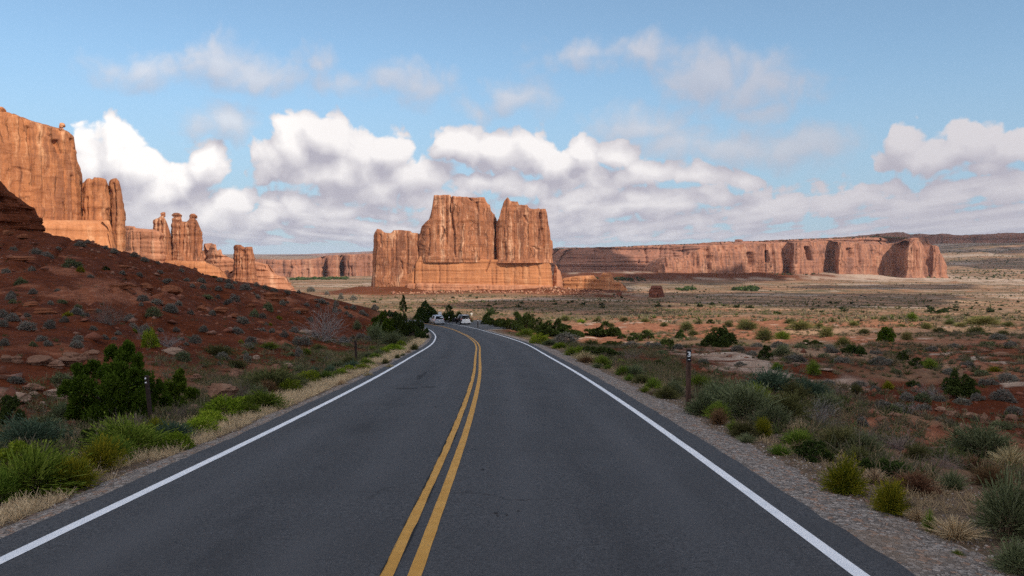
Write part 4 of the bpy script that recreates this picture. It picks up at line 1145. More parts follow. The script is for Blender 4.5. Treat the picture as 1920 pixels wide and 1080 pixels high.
# kind -> (object name, category, colour words, noun, stem part name, shapes)
KIND = {
    'S': ('sagebrush', 'shrub', 'grey', 'sagebrush clump', lib('sagebrush', p_sage, (1, 2, 3, 4, 5), MF['sage'], MF['mauve'])),
    'T': ('sagebrush', 'shrub', 'grey-green', 'sagebrush clump', lib('sagebrush', p_sage, (6, 7, 8), MF['sagegreen'], MF['mauve'])),
    'Y': ('snakeweed', 'shrub', 'yellowish', 'weed tuft', lib('snakeweed', p_mound, (9, 10), MF['yellow'], MF['tan'])),
    'G': ('rabbitbrush', 'shrub', 'green', 'broom-like bush', lib('rabbitbrush', p_broom, (11, 12, 13), MF['green'], MF['tan'])),
    'B': ('rabbitbrush', 'shrub', 'bright green', 'rounded bush', lib('rabbitbrush', p_mound, (14, 15, 16), MF['bright'], MF['tan'])),
    'F': ('rabbitbrush', 'shrub', 'yellow-flowered green', 'bush', lib('rabbitbrush', lambda s_: p_broom(s_, 900, .9), (17, 18), MF['yellow'], MF['green'])),
    'O': ('desert_shrub', 'shrub', 'olive', 'bush', lib('desert_shrub', p_broom, (19, 20, 21), MF['olive'], MF['mauve'])),
    'Q': ('desert_shrub', 'shrub', 'sage-green', 'wispy bush', lib('desert_shrub', p_broom, (22, 23, 24), MF['sagegreen'], MF['tan'])),
    'E': ('desert_shrub', 'shrub', 'blue-green', 'wispy bush', lib('desert_shrub', p_broom, (25, 26), MF['teal'], MF['tan'])),
    'P': ('rabbitbrush', 'shrub', 'yellow-olive', 'broom-like bush', lib('rabbitbrush', p_broom, (54, 55, 56), MF['pale'], MF['tan'])),
    'D': ('blackbrush', 'shrub', 'dark green', 'bush', tree_lib('blackbrush', (27, 28, 29), MF['dark'], False, 330, 12)),
    'J': ('juniper_tree', 'tree', 'dark green', 'juniper', tree_lib('juniper_tree', (30, 31, 32, 33), MF['dark'], False, 430, 16)),
    'K': ('juniper_tree', 'tree', 'rich green', 'juniper', tree_lib('juniper_tree', (34, 35), MF['juniper'], False, 430, 18)),
    'N': ('juniper_tree', 'tree', 'slim dark', 'juniper', tree_lib('juniper_tree', (36, 37), MF['dark'], True, 430, 14)),
    'W': ('dry_brush', 'dry bush', 'grey', 'leafless twiggy bush', lib('dry_brush', p_twig, (38, 39, 40), MF['grey'], None)),
    'M': ('dry_brush', 'dry bush', 'brown-grey', 'dried twiggy bush', lib('dry_brush', p_twig, (41, 42), MF['mauve'], None)),
    'R': ('dry_brush', 'dry bush', 'rusty brown', 'dried bush', lib('dry_brush', p_broom, (43, 44), MF['rust'], MF['mauve'])),
    'H': ('grass_tussock', 'grass', 'straw-coloured', 'grass tussock', lib('grass_tussock', p_grass, (45, 46, 47), MF['straw'], None)),
    'A': ('grass_tussock', 'grass', 'tan', 'dry tuft', lib('grass_tussock', p_grass, (48, 49), MF['tan'], None)),
    'L': ('grass_tussock', 'grass', 'green', 'grass tussock', lib('grass_tussock', p_grass, (50, 51), MF['green'], None)),
    'C': ('grass_tussock', 'grass', 'grey-green', 'grass tussock', lib('grass_tussock', p_grass, (52, 53), MF['sagegreen'], None)),
}

# kind, photo px, py of the foot, width px, height px
HILL = """
S 150 463 20 9;S 165 457 8 6;S 199 466 10 7;S 215 474 14 9;S 231 471 11 7;S 252 479 15 8;S 271 486 17 8;S 296 491 8 6;S 69 479 20 11;S 88 485 20 11;T 137 502 34 18;Y 151 512 14 9;D 199 507 18 9;
T 40 530 28 15;S 62 548 14 9;S 22 549 14 9;S 19 558 17 12;T 24 566 13 8;S 95 567 11 7;T 117 563 16 8;T 146 567 13 7;S 5 591 20 17;S 50 589 15 9;S 143 586 25 14;S 159 593 17 10;S 144 599 18 12;Y 128 601 18 9;
S 121 612 16 10;S 24 608 23 13;S 5 618 18 12;S 50 622 28 16;S 93 621 22 15;M 208 619 56 42;S 249 603 19 14;S 243 586 20 11;S 183 583 13 7;S 269 558 21 13;S 292 568 24 9;S 265 577 9 7;T 287 591 26 17;S 317 589 18 14;
Y 282 609 16 9;Y 253 616 13 9;S 273 621 20 14;S 316 530 18 9;S 379 529 16 9;D 400 515 15 6;S 361 544 10 6;S 381 545 12 8;S 409 543 14 8;S 430 543 16 9;S 412 526 12 7;S 427 528 12 9;S 440 527 12 9;S 446 523 9 7;
S 461 540 21 12;S 470 529 10 8;S 481 532 10 7;S 497 537 13 8;S 513 541 16 6;S 538 544 12 8;S 560 546 10 6;S 583 547 14 8;S 613 551 9 6;Q 389 558 20 9;S 409 556 9 8;S 440 562 20 17;S 427 566 17 9;S 476 548 8 7;S 483 554 11 7;
T 503 580 20 18;S 530 573 12 9;S 538 566 8 5;S 335 574 15 9;S 322 589 22 14;S 399 597 13 9;T 477 593 17 13;S 493 596 14 9;Y 523 593 10 6;S 448 605 10 6;S 457 615 22 12;S 499 610 9 7;Y 507 607 8 6;S 382 617 17 10;T 352 619 26 8;
S 442 628 28 11;S 489 622 20 9;S 510 627 12 7;S 533 637 18 12;S 552 632 15 10;S 470 643 19 12;Y 452 642 10 6;S 565 650 36 15;S 467 653 20 9;S 366 648 21 14;G 505 657 36 13;S 405 652 25 13;S 583 600 10 8;S 598 561 22 8;S 605 562 12 7;
S 630 569 10 9;S 639 561 12 9;S 663 564 13 8;S 640 553 8 4;S 649 575 8 5;S 662 576 12 8;S 628 586 11 10;S 637 578 9 6;S 678 587 13 8;S 687 591 9 5;S 703 582 14 9;Q 670 613 16 18;S 657 597 9 6;A 662 632 13 9;S 675 640 22 12;S 689 642 14 10;
S 657 640 10 7;S 560 670 14 15;G 575 670 18 13;T 538 655 18 8;W 608 647 72 60;S 645 648 20 14;S 144 661 23 13;T 62 657 14 9;S 78 650 18 11;S 91 658 16 9;S 8 655 18 12;S 173 661 12 6;S 146 646 19 11;S 214 645 9 6;
B 283 661 36 28;W 312 655 50 26;W 268 640 26 18;T 343 684 28 18;O 410 670 68 22;S 417 677 22 13;O 443 693 36 15;S 463 680 14 15;S 411 692 9 7;A 382 693 14 6;S 30 722 36 12;T 117 722 45 20;Q 117 790 60 34;T 460 658 14 6;T 545 668 16 7;
S 590 640 16 9;S 350 655 10 6;S 222 633 12 7;S 196 636 14 8;S 175 628 14 8;S 340 640 12 6;S 425 646 12 6;S 330 606 12 7;S 300 606 12 7;S 358 597 11 7;S 545 606 9 6;S 560 588 9 6;S 575 575 9 6;S 596 578 9 6;S 614 566 8 5;S 650 590 9 6;S 107 540 12 7;S 170 523 12 6;S 230 515 12 7;S 262 520 12 7;S 300 512 12 6;S 340 505 10 6;S 350 520 11 6;S 60 510 14 8;S 12 505 16 9;S 25 470 14 8;S 110 470 11 6
"""
LEFT = """
B 737 659 34 11;B 753 650 14 9;O 777 657 13 11;Q 735 647 36 20;G 685 685 26 12;E 662 692 28 13;B 678 694 25 10;B 640 703 22 10;D 603 713 30 18;E 618 702 24 13;Q 710 667 20 10;G 698 657 12 6;B 573 719 42 19;O 723 683 12 10;O 745 673 10 8;
O 597 660 30 9;A 660 665 26 8;A 625 687 14 9;A 595 682 12 7;A 585 678 12 6;S 612 677 9 6;G 495 768 70 32;B 425 783 72 30;B 395 797 54 22;O 508 735 95 40;R 500 742 40 26;M 333 789 62 28;M 445 747 44 28;M 470 755 40 24;D 18 800 48 50;
E 60 842 112 46;M 245 812 64 34;M 130 832 60 22;G 240 852 104 56;F 187 882 72 52;G 60 922 140 70;F 140 916 72 56;G 4 938 60 50;E 325 827 72 30;B 372 815 60 26;G 285 838 60 30;K 717 630 48 42;Q 704 643 34 30;N 758 634 44 68;D 778 632 36 40;
D 792 636 30 24;J 735 634 34 44;J 800 606 44 36;Q 742 617 20 12;J 846 603 36 26;O 880 604 14 8;Q 690 672 22 10;A 640 680 18 8;Q 560 705 26 16;O 530 712 30 16;R 548 728 24 16;A 655 705 20 9;Q 540 690 18 10;A 505 712 20 10;E 590 700 20 10;G 110 908 70 50;B 335 842 56 24;G 215 868 60 44;B 30 880 70 40;F 295 822 60 34;B 450 770 50 22;G 470 778 40 20;B 545 735 40 18;Q 480 752 44 26;G 615 712 26 14;B 655 697 22 10;G 705 673 22 10;Q 560 728 30 16;T 90 815 60 30;D 165 842 50 34;B 720 664 20 9;O 655 684 28 14;Q 630 694 30 14;L 700 687 14 8;H 730 690 16 9;H 690 706 18 10;H 640 722 20 12;C 756 668 10 7;H 766 662 10 7
"""
RIGHT = """
J 917 608 27 18;D 953 617 32 24;J 987 618 30 30;D 972 622 26 18;J 1040 630 52 30;D 1060 632 34 20;D 1085 636 24 14;J 1137 633 54 24;D 1165 638 16 13;D 1212 636 28 14;D 1250 647 24 26;J 1278 634 24 15;J 1352 655 52 36;B 1015 645 36 14;S 1060 644 46 15;
B 1050 654 22 9;G 1072 667 24 14;H 1095 676 42 18;D 1125 670 66 24;M 1182 676 38 15;G 1168 704 28 16;B 1165 682 16 7;O 1205 719 36 15;O 1250 747 40 20;G 1312 730 46 24;Q 1318 778 54 38;D 1235 689 26 11;D 1205 684 17 8;R 1100 680 26 10;C 1120 690 24 10;L 1140 692 20 10;A 1225 740 26 12;L 1235 730 20 10;
Q 1360 764 62 40;Q 1400 784 84 56;E 1445 748 104 40;O 1472 788 72 46;E 1520 757 62 30;R 1432 782 34 26;W 1535 792 64 40;D 1582 777 26 18;R 1347 796 28 28;F 1430 820 32 34;O 1395 820 52 28;H 1500 812 40 26;H 1462 770 30 26;O 1606 737 20 16;M 1565 742 35 9;
S 1655 772 26 14;S 1682 765 22 12;T 1672 775 22 10;G 1457 698 18 12;G 1525 703 22 24;D 1435 682 26 22;Q 1465 680 30 18;D 1600 670 42 22;N 1692 678 22 28;D 1522 647 32 14;S 1610 712 26 10;F 1665 715 20 14;S 1388 692 22 9;T 1545 679 22 9;S 1490 686 42 10;S 1553 713 20 8;
O 1287 619 22 14;D 1332 607 18 9;O 1366 617 16 10;O 1400 623 36 16;O 1432 637 30 20;G 1467 634 26 15;P 1502 622 46 13;P 1550 632 24 18;P 1581 647 26 18;K 1662 642 32 25;P 1699 637 18 14;O 1656 602 17 9;G 1710 598 18 11;D 1457 591 14 9;P 1737 619 20 11;O 1830 624 30 14;P 1842 608 62 15;D 1757 588 22 10;
J 1797 735 64 46;W 1745 732 46 22;G 1744 692 26 16;D 1717 690 24 14;D 1712 717 30 14;Q 1842 852 114 54;S 1760 742 22 9;S 1700 742 24 11;T 1727 743 26 13;S 1832 744 20 10;S 1880 747 36 17;S 1802 747 28 9;S 1730 762 26 10;W 1707 782 38 18;S 1759 784 11 7;S 1650 692 40 11;F 1865 697 24 9;
F 1580 924 72 60;F 1668 962 58 58;D 1657 892 92 40;C 1785 917 62 38;H 1790 1009 92 42;L 1742 997 22 46;Q 1892 1008 104 100;R 1715 922 62 34;L 1795 1042 24 16;Q 1905 1074 72 52;D 1527 862 62 32;O 1572 844 72 40;L 1462 852 46 22;M 1680 842 80 30;M 1765 874 60 26;H 1895 872 62 46;R 1860 912 62 38;
D 1508 850 40 24;C 1480 830 40 22;M 1620 830 50 28;S 1615 800 24 12;R 1830 880 44 24;O 1720 860 44 26;S 1900 770 24 13;T 1875 800 26 12;S 1850 720 30 10;S 1890 720 34 11;T 1840 700 26 9;S 1780 700 22 9;S 1815 690 24 9;T 1680 700 18 8;S 1640 720 16 7;S 1580 690 26 9;S 1560 668 24 8;T 1500 660 22 8;S 1460 660 26 9;S 1420 655 22 8;S 1385 665 22 9;S 1320 690 16 8;T 1240 670 22 8;S 1270 660 18 8;S 1310 650 16 7;S 1410 675 18 7;T 1345 700 16 7;S 1555 655 18 7;S 1640 662 20 7;T 1700 660 18 7;S 1745 655 22 8;S 1790 650 24 8;T 1850 655 26 9;S 1895 660 24 9;S 1870 640 26 8;
G 1130 685 30 16;L 1100 668 20 12;Q 1190 705 34 18;G 1225 728 30 16;L 1180 714 24 14;Q 1265 742 34 24;B 1085 664 24 11;G 1052 654 24 10;Q 1030 648 26 10;L 1210 736 24 14;G 1345 785 40 28;L 1375 808 30 24;Q 1340 748 50 30;G 1415 762 60 36;O 1490 760 56 34;Q 1550 775 46 30;Q 1445 800 60 36;C 1400 830 40 20;L 1550 862 34 22;G 1500 835 50 26;O 1610 868 50 28;Q 1620 850 60 34;H 1640 905 50 30;L 1610 915 26 18;A 1700 955 50 24;H 1720 975 40 30;D 935 613 36 18;J 1006 623 32 24;D 1022 627 34 18;D 1074 634 34 16;D 1112 633 34 15;J 968 614 26 24;D 1190 640 28 14;D 1150 645 40 14;D 1300 648 30 14;D 1325 652 28 16;S 1225 655 34 11;S 1180 652 30 10;O 1110 648 30 12;G 985 632 28 14;O 1310 612 14 7;O 1245 612 14 7;P 1210 606 14 6;O 1170 606 16 8;O 1120 606 16 8;B 1090 606 14 7;O 1060 604 16 9;O 1480 608 16 8;P 1600 612 18 8;O 1560 606 16 7;O 1690 612 16 7;O 1780 606 18 8;P 1800 616 20 9;O 1890 612 22 9;O 1620 625 18 9;O 1535 617 16 8;O 1760 628 20 9;O 1880 628 20 9;O 1340 627 16 8;O 1300 632 16 8;P 1215 622 14 7;O 1145 617 14 7
"""
LMARK = [('the tall green juniper', 215, 720), ('the leaning roadside post', 281, 750), ('the thin post at the hill foot', 668, 655), ('the bare grey twiggy bush', 610, 620), ('the dark thorny bush', 208, 595),
         ('the long orange rock ledge', 212, 535), ('the pale rock outcrop', 75, 695), ('the dark layered outcrop', 40, 400), ('the pale tufted shrub', 137, 495), ('the domed orange slab', 515, 562),
         ('the brown rock group', 420, 585), ('the round green juniper', 717, 605), ('the slim dark juniper', 758, 600), ('the tan boulder', 418, 735), ("the hill crest's low end", 690, 572), ('the olive broom bush', 410, 662),
         ('the numbered post', 1290, 710), ('the dark branching juniper', 1352, 635), ('the round dark juniper', 1797, 712), ('the slim field juniper', 1692, 665), ('the parked car', 867, 600), ('the sunlit bright bushes', 1510, 618),
         ('the large grey-green bush', 1842, 830), ('the jumbled ledge rocks', 1850, 768), ('the yellow-flowered gravel-side bush', 1580, 900), ('the pale slickrock', 1390, 684), ('the small dark butte', 1230, 550),
         ('the dry straw tussock', 1790, 985), ('the blue-green bush mass', 1450, 735)]
ORD = ['first', 'second', 'third', 'fourth', 'fifth', 'sixth', 'seventh', 'eighth', 'ninth', 'tenth', 'eleventh', 'twelfth']
NUM = ['', '', 'two', 'three', 'four', 'five', 'six', 'seven', 'eight', 'nine', 'ten', 'eleven', 'twelve']
OWN = {(137, 502): 'pale grey-green tufted shrub high on the red hillside', (208, 619): 'dark thorny twiggy bush in the middle of the red hillside', (608, 647): 'large bare grey twiggy bush at the foot of the red hill',
       (717, 630): 'rounded rich green juniper where the hill meets the road bend', (758, 634): 'tall slim dark juniper standing against the plain beside the bend', (410, 670): 'wide low olive broom bush on the lower red slope',
       (1352, 655): 'dark branching juniper standing alone beyond the numbered post', (1797, 735): 'round dense dark juniper in the field on the right', (1692, 678): 'small slim dark juniper beside the pale wash in the field',
       (1842, 852): 'large grey-green wispy bush at the edge of the bare orange slickrock', (1580, 924): 'yellow-flowered green bush standing on the edge of the roadside gravel', (1668, 962): 'upright yellow-flowered green bush, nearer of the two beside the gravel',
       (1790, 1009): 'large straw-coloured dry grass tussock near the roadside gravel', (1445, 748): 'broad dark blue-green bush topping the thicket past the numbered post', (846, 603): 'dark green juniper standing between the two cars'}
records = []
plant_i = {}


def place(kind, px, py, w, h, loc, zone):
    name, catg, colour, noun, shapes = KIND[kind]
    k = plant_i.get(kind, 0); plant_i[kind] = k + 1
    one, fol, stm = shapes[k % len(shapes)]
    D = loc[1]; W_, H_ = w * D / FPX * (1.06 if zone == 'the red hillside' else 1.24), h * D / FPX * (1.12 if zone == 'the red hillside' else 1.32)
    rz = random.uniform(0, 6.28); dep = random.uniform(.85, 1.15) if w < 2.6 * h else .62
    tree = kind in 'JKN'
    if (w >= 44 or (tree and w >= 24)) and stm is not None:
        o = empty(name, loc)
        f = link('crown' if kind in 'JKND' else 'foliage', fol, o); s_ = link('trunk' if kind in 'JKND' else 'stem', stm, o)
    else:
        o = link(name, one, None, loc)
    if w >= 2.2 * h: rz = random.choice((0, math.pi)) + random.uniform(-.3, .3)
    o.rotation_euler[2] = rz; o.scale = (W_, W_ * dep, H_)
    records.append([o, px, py, w, h, colour, noun, catg, zone])


for zone, txt in (('the red hillside', HILL), ('the roadside bank on the left', LEFT), ('the scrubland on the right', RIGHT)):
    it = [q.split() for q in txt.replace('\n', '').split(';') if q.strip()]
    pts = at([float(q[1]) for q in it], [float(q[2]) for q in it])
    for q, loc in zip(it, pts):
        place(q[0], float(q[1]), float(q[2]), float(q[3]), float(q[4]), (loc[0], loc[1], loc[2] - .02), zone)

_lab = {}
for rec in records:
    o, px, py, w, h, colour, noun, catg, zone = rec
    key = (int(px), int(py))
    size = 'tiny' if w < 11 else 'small' if w < 17 else 'medium' if w < 28 else 'broad' if w < 56 else 'large'
    lm, lx, ly = min(LMARK, key=lambda q: math.hypot((q[1] - px), 2.2 * (q[2] - (py - h / 2))) + (25 if math.hypot(q[1] - px, q[2] - py + h / 2) < 14 else 0))
    dx, dy = px - lx, (py - h / 2) - ly
    if abs(dx) < 26 and abs(dy) < 14: rel = 'close beside'
    elif abs(dy) * 2.2 < abs(dx): rel = 'to the right of' if dx > 0 else 'to the left of'
    elif abs(dx) < 18: rel = 'below' if dy > 0 else 'above'
    else: rel = ('below and right of' if dx > 0 else 'below and left of') if dy > 0 else ('above and right of' if dx > 0 else 'above and left of')
    lab = OWN.get(key) or f'{size} {colour} {noun} {rel} {lm}'
    _lab.setdefault(lab, []).append(rec)
for lab, rs in _lab.items():
    rs.sort(key=lambda q: q[1])
    for k, rec in enumerate(rs):
        l2 = lab
        if len(rs) > 1: l2 = f'{lab}, {ORD[k]} of {NUM[len(rs)]} from left' if len(rs) <= 12 else f'{lab}, {k + 1}th from left'
        w_ = l2.split()
        if len(w_) > 16: l2 = l2.replace(' clump', '').replace('leafless ', '')
        if len(l2.split()) > 16: l2 = l2.replace(' and left of', ' left of').replace(' and right of', ' right of')
        if len(l2.split()) > 16: l2 = l2.replace('straw-coloured ', 'straw ').replace(' grass tussock', ' tussock').replace('wispy ', '')
        if len(l2.split()) > 16: l2 = l2.replace('the yellow-flowered gravel-side', 'the flowering').replace(' to the ', ' ')
        if len(l2.split()) > 16: l2 = l2.replace(' from left', '').replace(' of ' + NUM[min(len(rs), 12)], ' one')
        o = rec[0]; tag(o, l2, rec[7], f'{rec[7]}s on {rec[8]}' if not rec[7].endswith('s') else f'{rec[7]} tufts on {rec[8]}')

# ---- the big juniper by the leaning post, built lobe by lobe, and its small companion
jl = at([228], [795])[0]
jD = jl[1]; kx = jD / FPX


def jl_lobes(px0, py0, pts, seed):
    r = np.random.default_rng(seed); L = []
    for (px, py, rx, rz) in pts:
        L.append(((px - px0) * kx, r.uniform(-.75, .45) * 1.0, (py0 - py) * kx, rx * kx, rz * kx))
    return L


big = jl_lobes(228, 795, [(205, 665, 13, 22), (226, 668, 14, 20), (248, 652, 13, 24), (277, 668, 9, 20), (282, 690, 12, 24), (165, 690, 12, 20), (188, 688, 14, 22), (160, 715, 12, 18), (180, 710, 14, 22), (204, 700, 15, 24), (224, 700, 16, 26), (246, 690, 16, 26), (264, 700, 15, 24),
                           (158, 735, 13, 16), (180, 740, 16, 20), (204, 740, 17, 24), (228, 740, 18, 26), (252, 735, 17, 24), (274, 728, 15, 22), (290, 735, 13, 20), (306, 722, 10, 16), (160, 765, 14, 20), (184, 768, 17, 22), (210, 770, 18, 22), (238, 768, 18, 22), (262, 765, 16, 20), (284, 760, 14, 18), (300, 752, 12, 16), (152, 785, 9, 14), (190, 720, 24, 28), (220, 720, 26, 32), (250, 715, 24, 30), (275, 712, 18, 26), (200, 757, 26, 26), (240, 757, 26, 26), (172, 752, 20, 24), (272, 745, 20, 22), (225, 690, 18, 24), (292, 760, 14, 18)], 5)
jun = empty('juniper_tree', tuple(jl - np.array([0, 0, .05])))
f_ = p_lobes(77, big, 60, .055, .55)


def p_lobes_m(seed, lobes, per, leaf):
    r = np.random.default_rng(seed); out = []
    for k, (x, y, z, rx, rz) in enumerate(lobes):
        for s_ in range(20):                                    # tufts within the spray
            d0_ = rdir(r, 1, -.5)[0]; c0 = np.array([x, y, z]) + d0_ * np.array([rx, rx, rz]) * r.uniform(.45, .95)
            n_ = per; d = rdir(r, n_, -.8); rr_ = rx * r.uniform(.38, .6)
            C = c0 + d * np.array([rr_, rr_, rr_ * 1.25]) * (r.uniform(.2, 1, (len(d), 1))**.5)
            A = d + d0_ * .6 + np.array([0, 0, .5]) + r.normal(size=d.shape) * .4; A /= np.linalg.norm(A, axis=1)[:, None]; A *= leaf * r.uniform(.6, 1.3, (len(d), 1))
            C[:, 2] = np.maximum(C[:, 2], .02)
            out.append(quads(C, A, perp(A, r) * leaf * .40))
    return cat(*out)


f_ = p_lobes_m(77, big, 85, .036)
link('crown', mesh_np('crown', f_[0], [f_[1]], MF['juniper']), jun)
link('trunk', trunk_mesh(78, [(a, b_, c, d, e) for a, b_, c, d, e in big[::4]], .10), jun)
tag(jun, 'tall bushy green juniper with many upright sprays behind the leaning roadside post', 'tree', 'trees on the red hillside')
j2 = at([334], [768])[0]; kx = j2[1] / FPX
sm = jl_lobes(334, 768, [(341, 706, 10, 18), (334, 722, 13, 18), (348, 724, 11, 16), (330, 742, 15, 18), (350, 744, 13, 16), (320, 752, 13, 14), (338, 758, 15, 14), (356, 756, 10, 12)], 6)
jn2 = empty('juniper_tree', tuple(j2))
f_ = p_lobes_m(79, sm, 85, .036)
link('crown', mesh_np('crown', f_[0], [f_[1]], MF['juniper']), jn2)
link('trunk', trunk_mesh(80, sm[::2], .10), jn2)
tag(jn2, 'small pointed green juniper growing just right of the tall bushy juniper', 'tree', 'trees on the red hillside')
# stray tall whips standing out of the bare bush
whip = at([600], [646])[0]
# ------------------------------------------------------------------ what nobody could count
def tufts(name, xy, size, nb, cols, seed, label, mat, wid=.10, blades=True):
    """many little tufts as one mesh; cols: per-tuft colour (n,3)"""
    r = np.random.default_rng(seed); n_ = len(xy)
    z = land(xy[:, 0], xy[:, 1])
    o = np.repeat(np.c_[xy, z], nb, 0); s_ = np.repeat(size, nb)[:, None]
    d = r.normal(size=(n_ * nb, 3)); d[:, 2] = np.abs(d[:, 2]) * .8 + .35; d /= np.linalg.norm(d, axis=1)[:, None]
    base = o + r.normal(size=o.shape) * np.array([.16, .16, 0]) * s_
    tip = base + d * s_ * r.uniform(.5, 1, (len(o), 1))
    side = perp(tip - base, r) * s_ * wid
    V = np.stack([base - side, base + side, tip + side * .5, tip - side * .5], 1).reshape(-1, 3)
    c = np.repeat(cols, nb, 0) * r.uniform(.7, 1.25, (len(o), 1)); c = np.repeat(np.c_[c, np.ones(len(c))], 4, 0)
    me = mesh_np(name, V, [np.arange(len(V)).reshape(-1, 4)], mat, False, {'tint': c})
    ob = link(name, me); tag(ob, label, kind='stuff'); return ob


M_tint = bpy.data.materials.new('mixed_scrub_leaves'); M_tint.use_nodes = True; nt = M_tint.node_tree
nt.nodes.remove(nt.nodes['Principled BSDF']); n = N(nt)
vcol = n.node('ShaderNodeVertexColor', layer_name='tint'); d_ = n.node('ShaderNodeBsdfDiffuse'); t_ = n.node('ShaderNodeBsdfTranslucent'); mx = n.node('ShaderNodeMixShader'); mx.inputs[0].default_value = .25
for q in (d_, t_): nt.links.new(vcol.outputs[0], q.inputs[0])
nt.links.new(d_.outputs[0], mx.inputs[1]); nt.links.new(t_.outputs[0], mx.inputs[2]); nt.links.new(mx.outputs[0], nt.nodes['Material Output'].inputs[0])

PAL = np.array([(.18, .150, .10), (.145, .145, .075), (.115, .135, .045), (.23, .175, .10), (.29, .22, .125), (.075, .095, .03)])


def field_pts(n_, r0, r1, a0, a1, seed, keep):
    r = np.random.default_rng(seed)
    rr = np.sqrt(r.uniform(r0**1.2, r1**1.2, n_)**(2 / 1.2)); a = R(1) * r.uniform(a0, a1, n_)
    x, y = rr * np.sin(a), rr * np.cos(a)
    off, s_ = road_frame(x, y); lim = HALF + np.where(off > 0, pull_w(s_), 0)
    k = (np.abs(off) > lim + 1.5) & keep(x, y, off, r.uniform(0, 1, n_))
    return np.stack([x, y], -1)[k]


def cols_for(xy, seed, greens=.35):
    r = np.random.default_rng(seed)
    pick = np.where(r.uniform(size=len(xy)) < greens, r.choice([1, 2, 5], len(xy)), r.choice([0, 3, 4, 0], len(xy)))
    return PAL[pick] * .85


clump = lambda x, y, s_: fbm(x / s_, y / s_, 4, 201)
xy = field_pts(17000, 22, 130, 8, 40, 31, lambda x, y, o, u: (o > 9) & (u < .25 + .9 * clump(x, y, 9)))
r_ = np.random.default_rng(5)
tufts('scrub', xy, r_.uniform(.12, .40, len(xy)), 24, cols_for(xy, 3, .3) * .8, 41, 'low scattered scrub across the near plain', M_tint, .05)
xy = field_pts(15000, 120, 420, -12, 40, 32, lambda x, y, o, u: (u < .55 + 1.0 * clump(x, y, 25)) & ~((o < -6) & (np.hypot(x, y) < 250)))
tufts('scrub', xy, r_.uniform(.25, .8, len(xy)), 10, cols_for(xy, 4, .3), 42, 'pale scrub covering the middle of the plain', M_tint, .13)
xy = field_pts(26000, 420, 2300, -26, 38, 33, lambda x, y, o, u: u < .5 + 1.1 * clump(x, y, 120))
tufts('scrub', xy, r_.uniform(.5, 1.5, len(xy)), 6, cols_for(xy, 5, .5), 43, 'scrub dotting the far plain', M_tint, .3)
xy = field_pts(5200, 2300, 7000, 22, 40, 34, lambda x, y, o, u: u < .6 + 1.2 * clump(x, y, 300))
tufts('scrub', xy, r_.uniform(2, 5.5, len(xy)), 6, cols_for(xy, 6, 1.0) * .8, 44, 'dark scrub on the distant slope', M_tint, .4)
# dark junipers peppering the plain
xy = field_pts(900, 170, 1900, -10, 38, 35, lambda x, y, o, u: u < .35 + .9 * clump(x + 400, y, 160))
tufts('distant_junipers', xy, r_.uniform(.9, 2.3, len(xy)), 26, np.tile(np.array([[.035, .045, .018]]), (len(xy), 1)), 45, 'dark junipers and bushes peppering the plain', M_tint, .22)
# green trees along the foot of the far left mesa and on the plain
gl = np.concatenate([P(r_.uniform(545, 650, 150), r_.uniform(526.5, 527.5, 150), 2000 + r_.uniform(-60, 60, 150))[:, :2],
                     at(r_.uniform(1270, 1310, 14), r_.uniform(544, 546, 14))[:, :2], at(r_.uniform(1370, 1420, 26), r_.uniform(542, 546, 26))[:, :2]])
tufts('distant_trees', gl, r_.uniform(3, 8, len(gl)), 40, np.tile(np.array([[.07, .10, .035]]), (len(gl), 1)), 46, 'line of bright green trees at the foot of the far mesa', M_tint, .25)
# dark scrub along the flat top of the right-hand mesa and its foot
tp = P(r_.uniform(1040, 1700, 900), 470, 2680 + r_.uniform(-60, 200, 900))
sk_b = np.array([(1020, 468), (1060, 466.5), (1150, 464.5), (1200, 462), (1300, 458.5), (1340, 455), (1400, 454), (1500, 449.5), (1600, 446), (1640, 444), (1700, 447)])
pxs = 960 + FPX * tp[:, 0] / tp[:, 1]
xyz = np.c_[tp[:, :2], CAMZ + (475 - np.interp(pxs, sk_b[:, 0], sk_b[:, 1])) / FPX * tp[:, 1] - 1]
_old = land
land = lambda x, y, detail=True: xyz[:, 2] if len(np.ravel(x)) == len(xyz) else _old(x, y, detail)
tufts('mesa_top_scrub', xyz[:, :2], r_.uniform(2, 5, len(xyz)), 8, np.tile(np.array([[.06, .065, .035]]), (len(xyz), 1)), 47, 'dark scrub along the flat top of the mesa', M_tint, .3)
land = _old
ft = at(r_.uniform(1090, 1210, 160), r_.uniform(521, 529, 160)); ft2 = at(r_.uniform(1440, 1540, 120), r_.uniform(508, 516, 120))
xy = np.r_[ft, ft2][:, :2]
tufts('mesa_foot_scrub', xy, r_.uniform(2, 5, len(xy)), 10, np.tile(np.array([[.05, .06, .03]]), (len(xy), 1)), 48, 'dark bushes gathered at the foot of the mesa', M_tint, .3)
# tiny weeds on the red hill
xy = field_pts(3200, 22, 125, -42, -4, 36, lambda x, y, o, u: (o < -8) & (u < .35))
tufts('weeds', xy, r_.uniform(.06, .20, len(xy)), 14, cols_for(xy, 7, .4) * .8, 49, 'tiny weeds scattered over the red hillside', M_tint, .06)


def verge_pts(n_, side, s0, s1, d0, d1, seed):
    r = np.random.default_rng(seed)
    s_ = s0 + (s1 - s0) * r.uniform(0, 1, n_)**1.7; d = d0 + (d1 - d0) * r.uniform(0, 1, n_)
    if callable(d0): pass
    k = np.interp(s_, CS, np.arange(len(CS)))
    c = np.stack([np.interp(k, np.arange(len(CS)), CL[:, q]) for q in (0, 1)], -1); nn = np.stack([np.interp(k, np.arange(len(CS)), CN[:, q]) for q in (0, 1)], -1)
    return c + nn * (side * (HALF + d))[:, None]


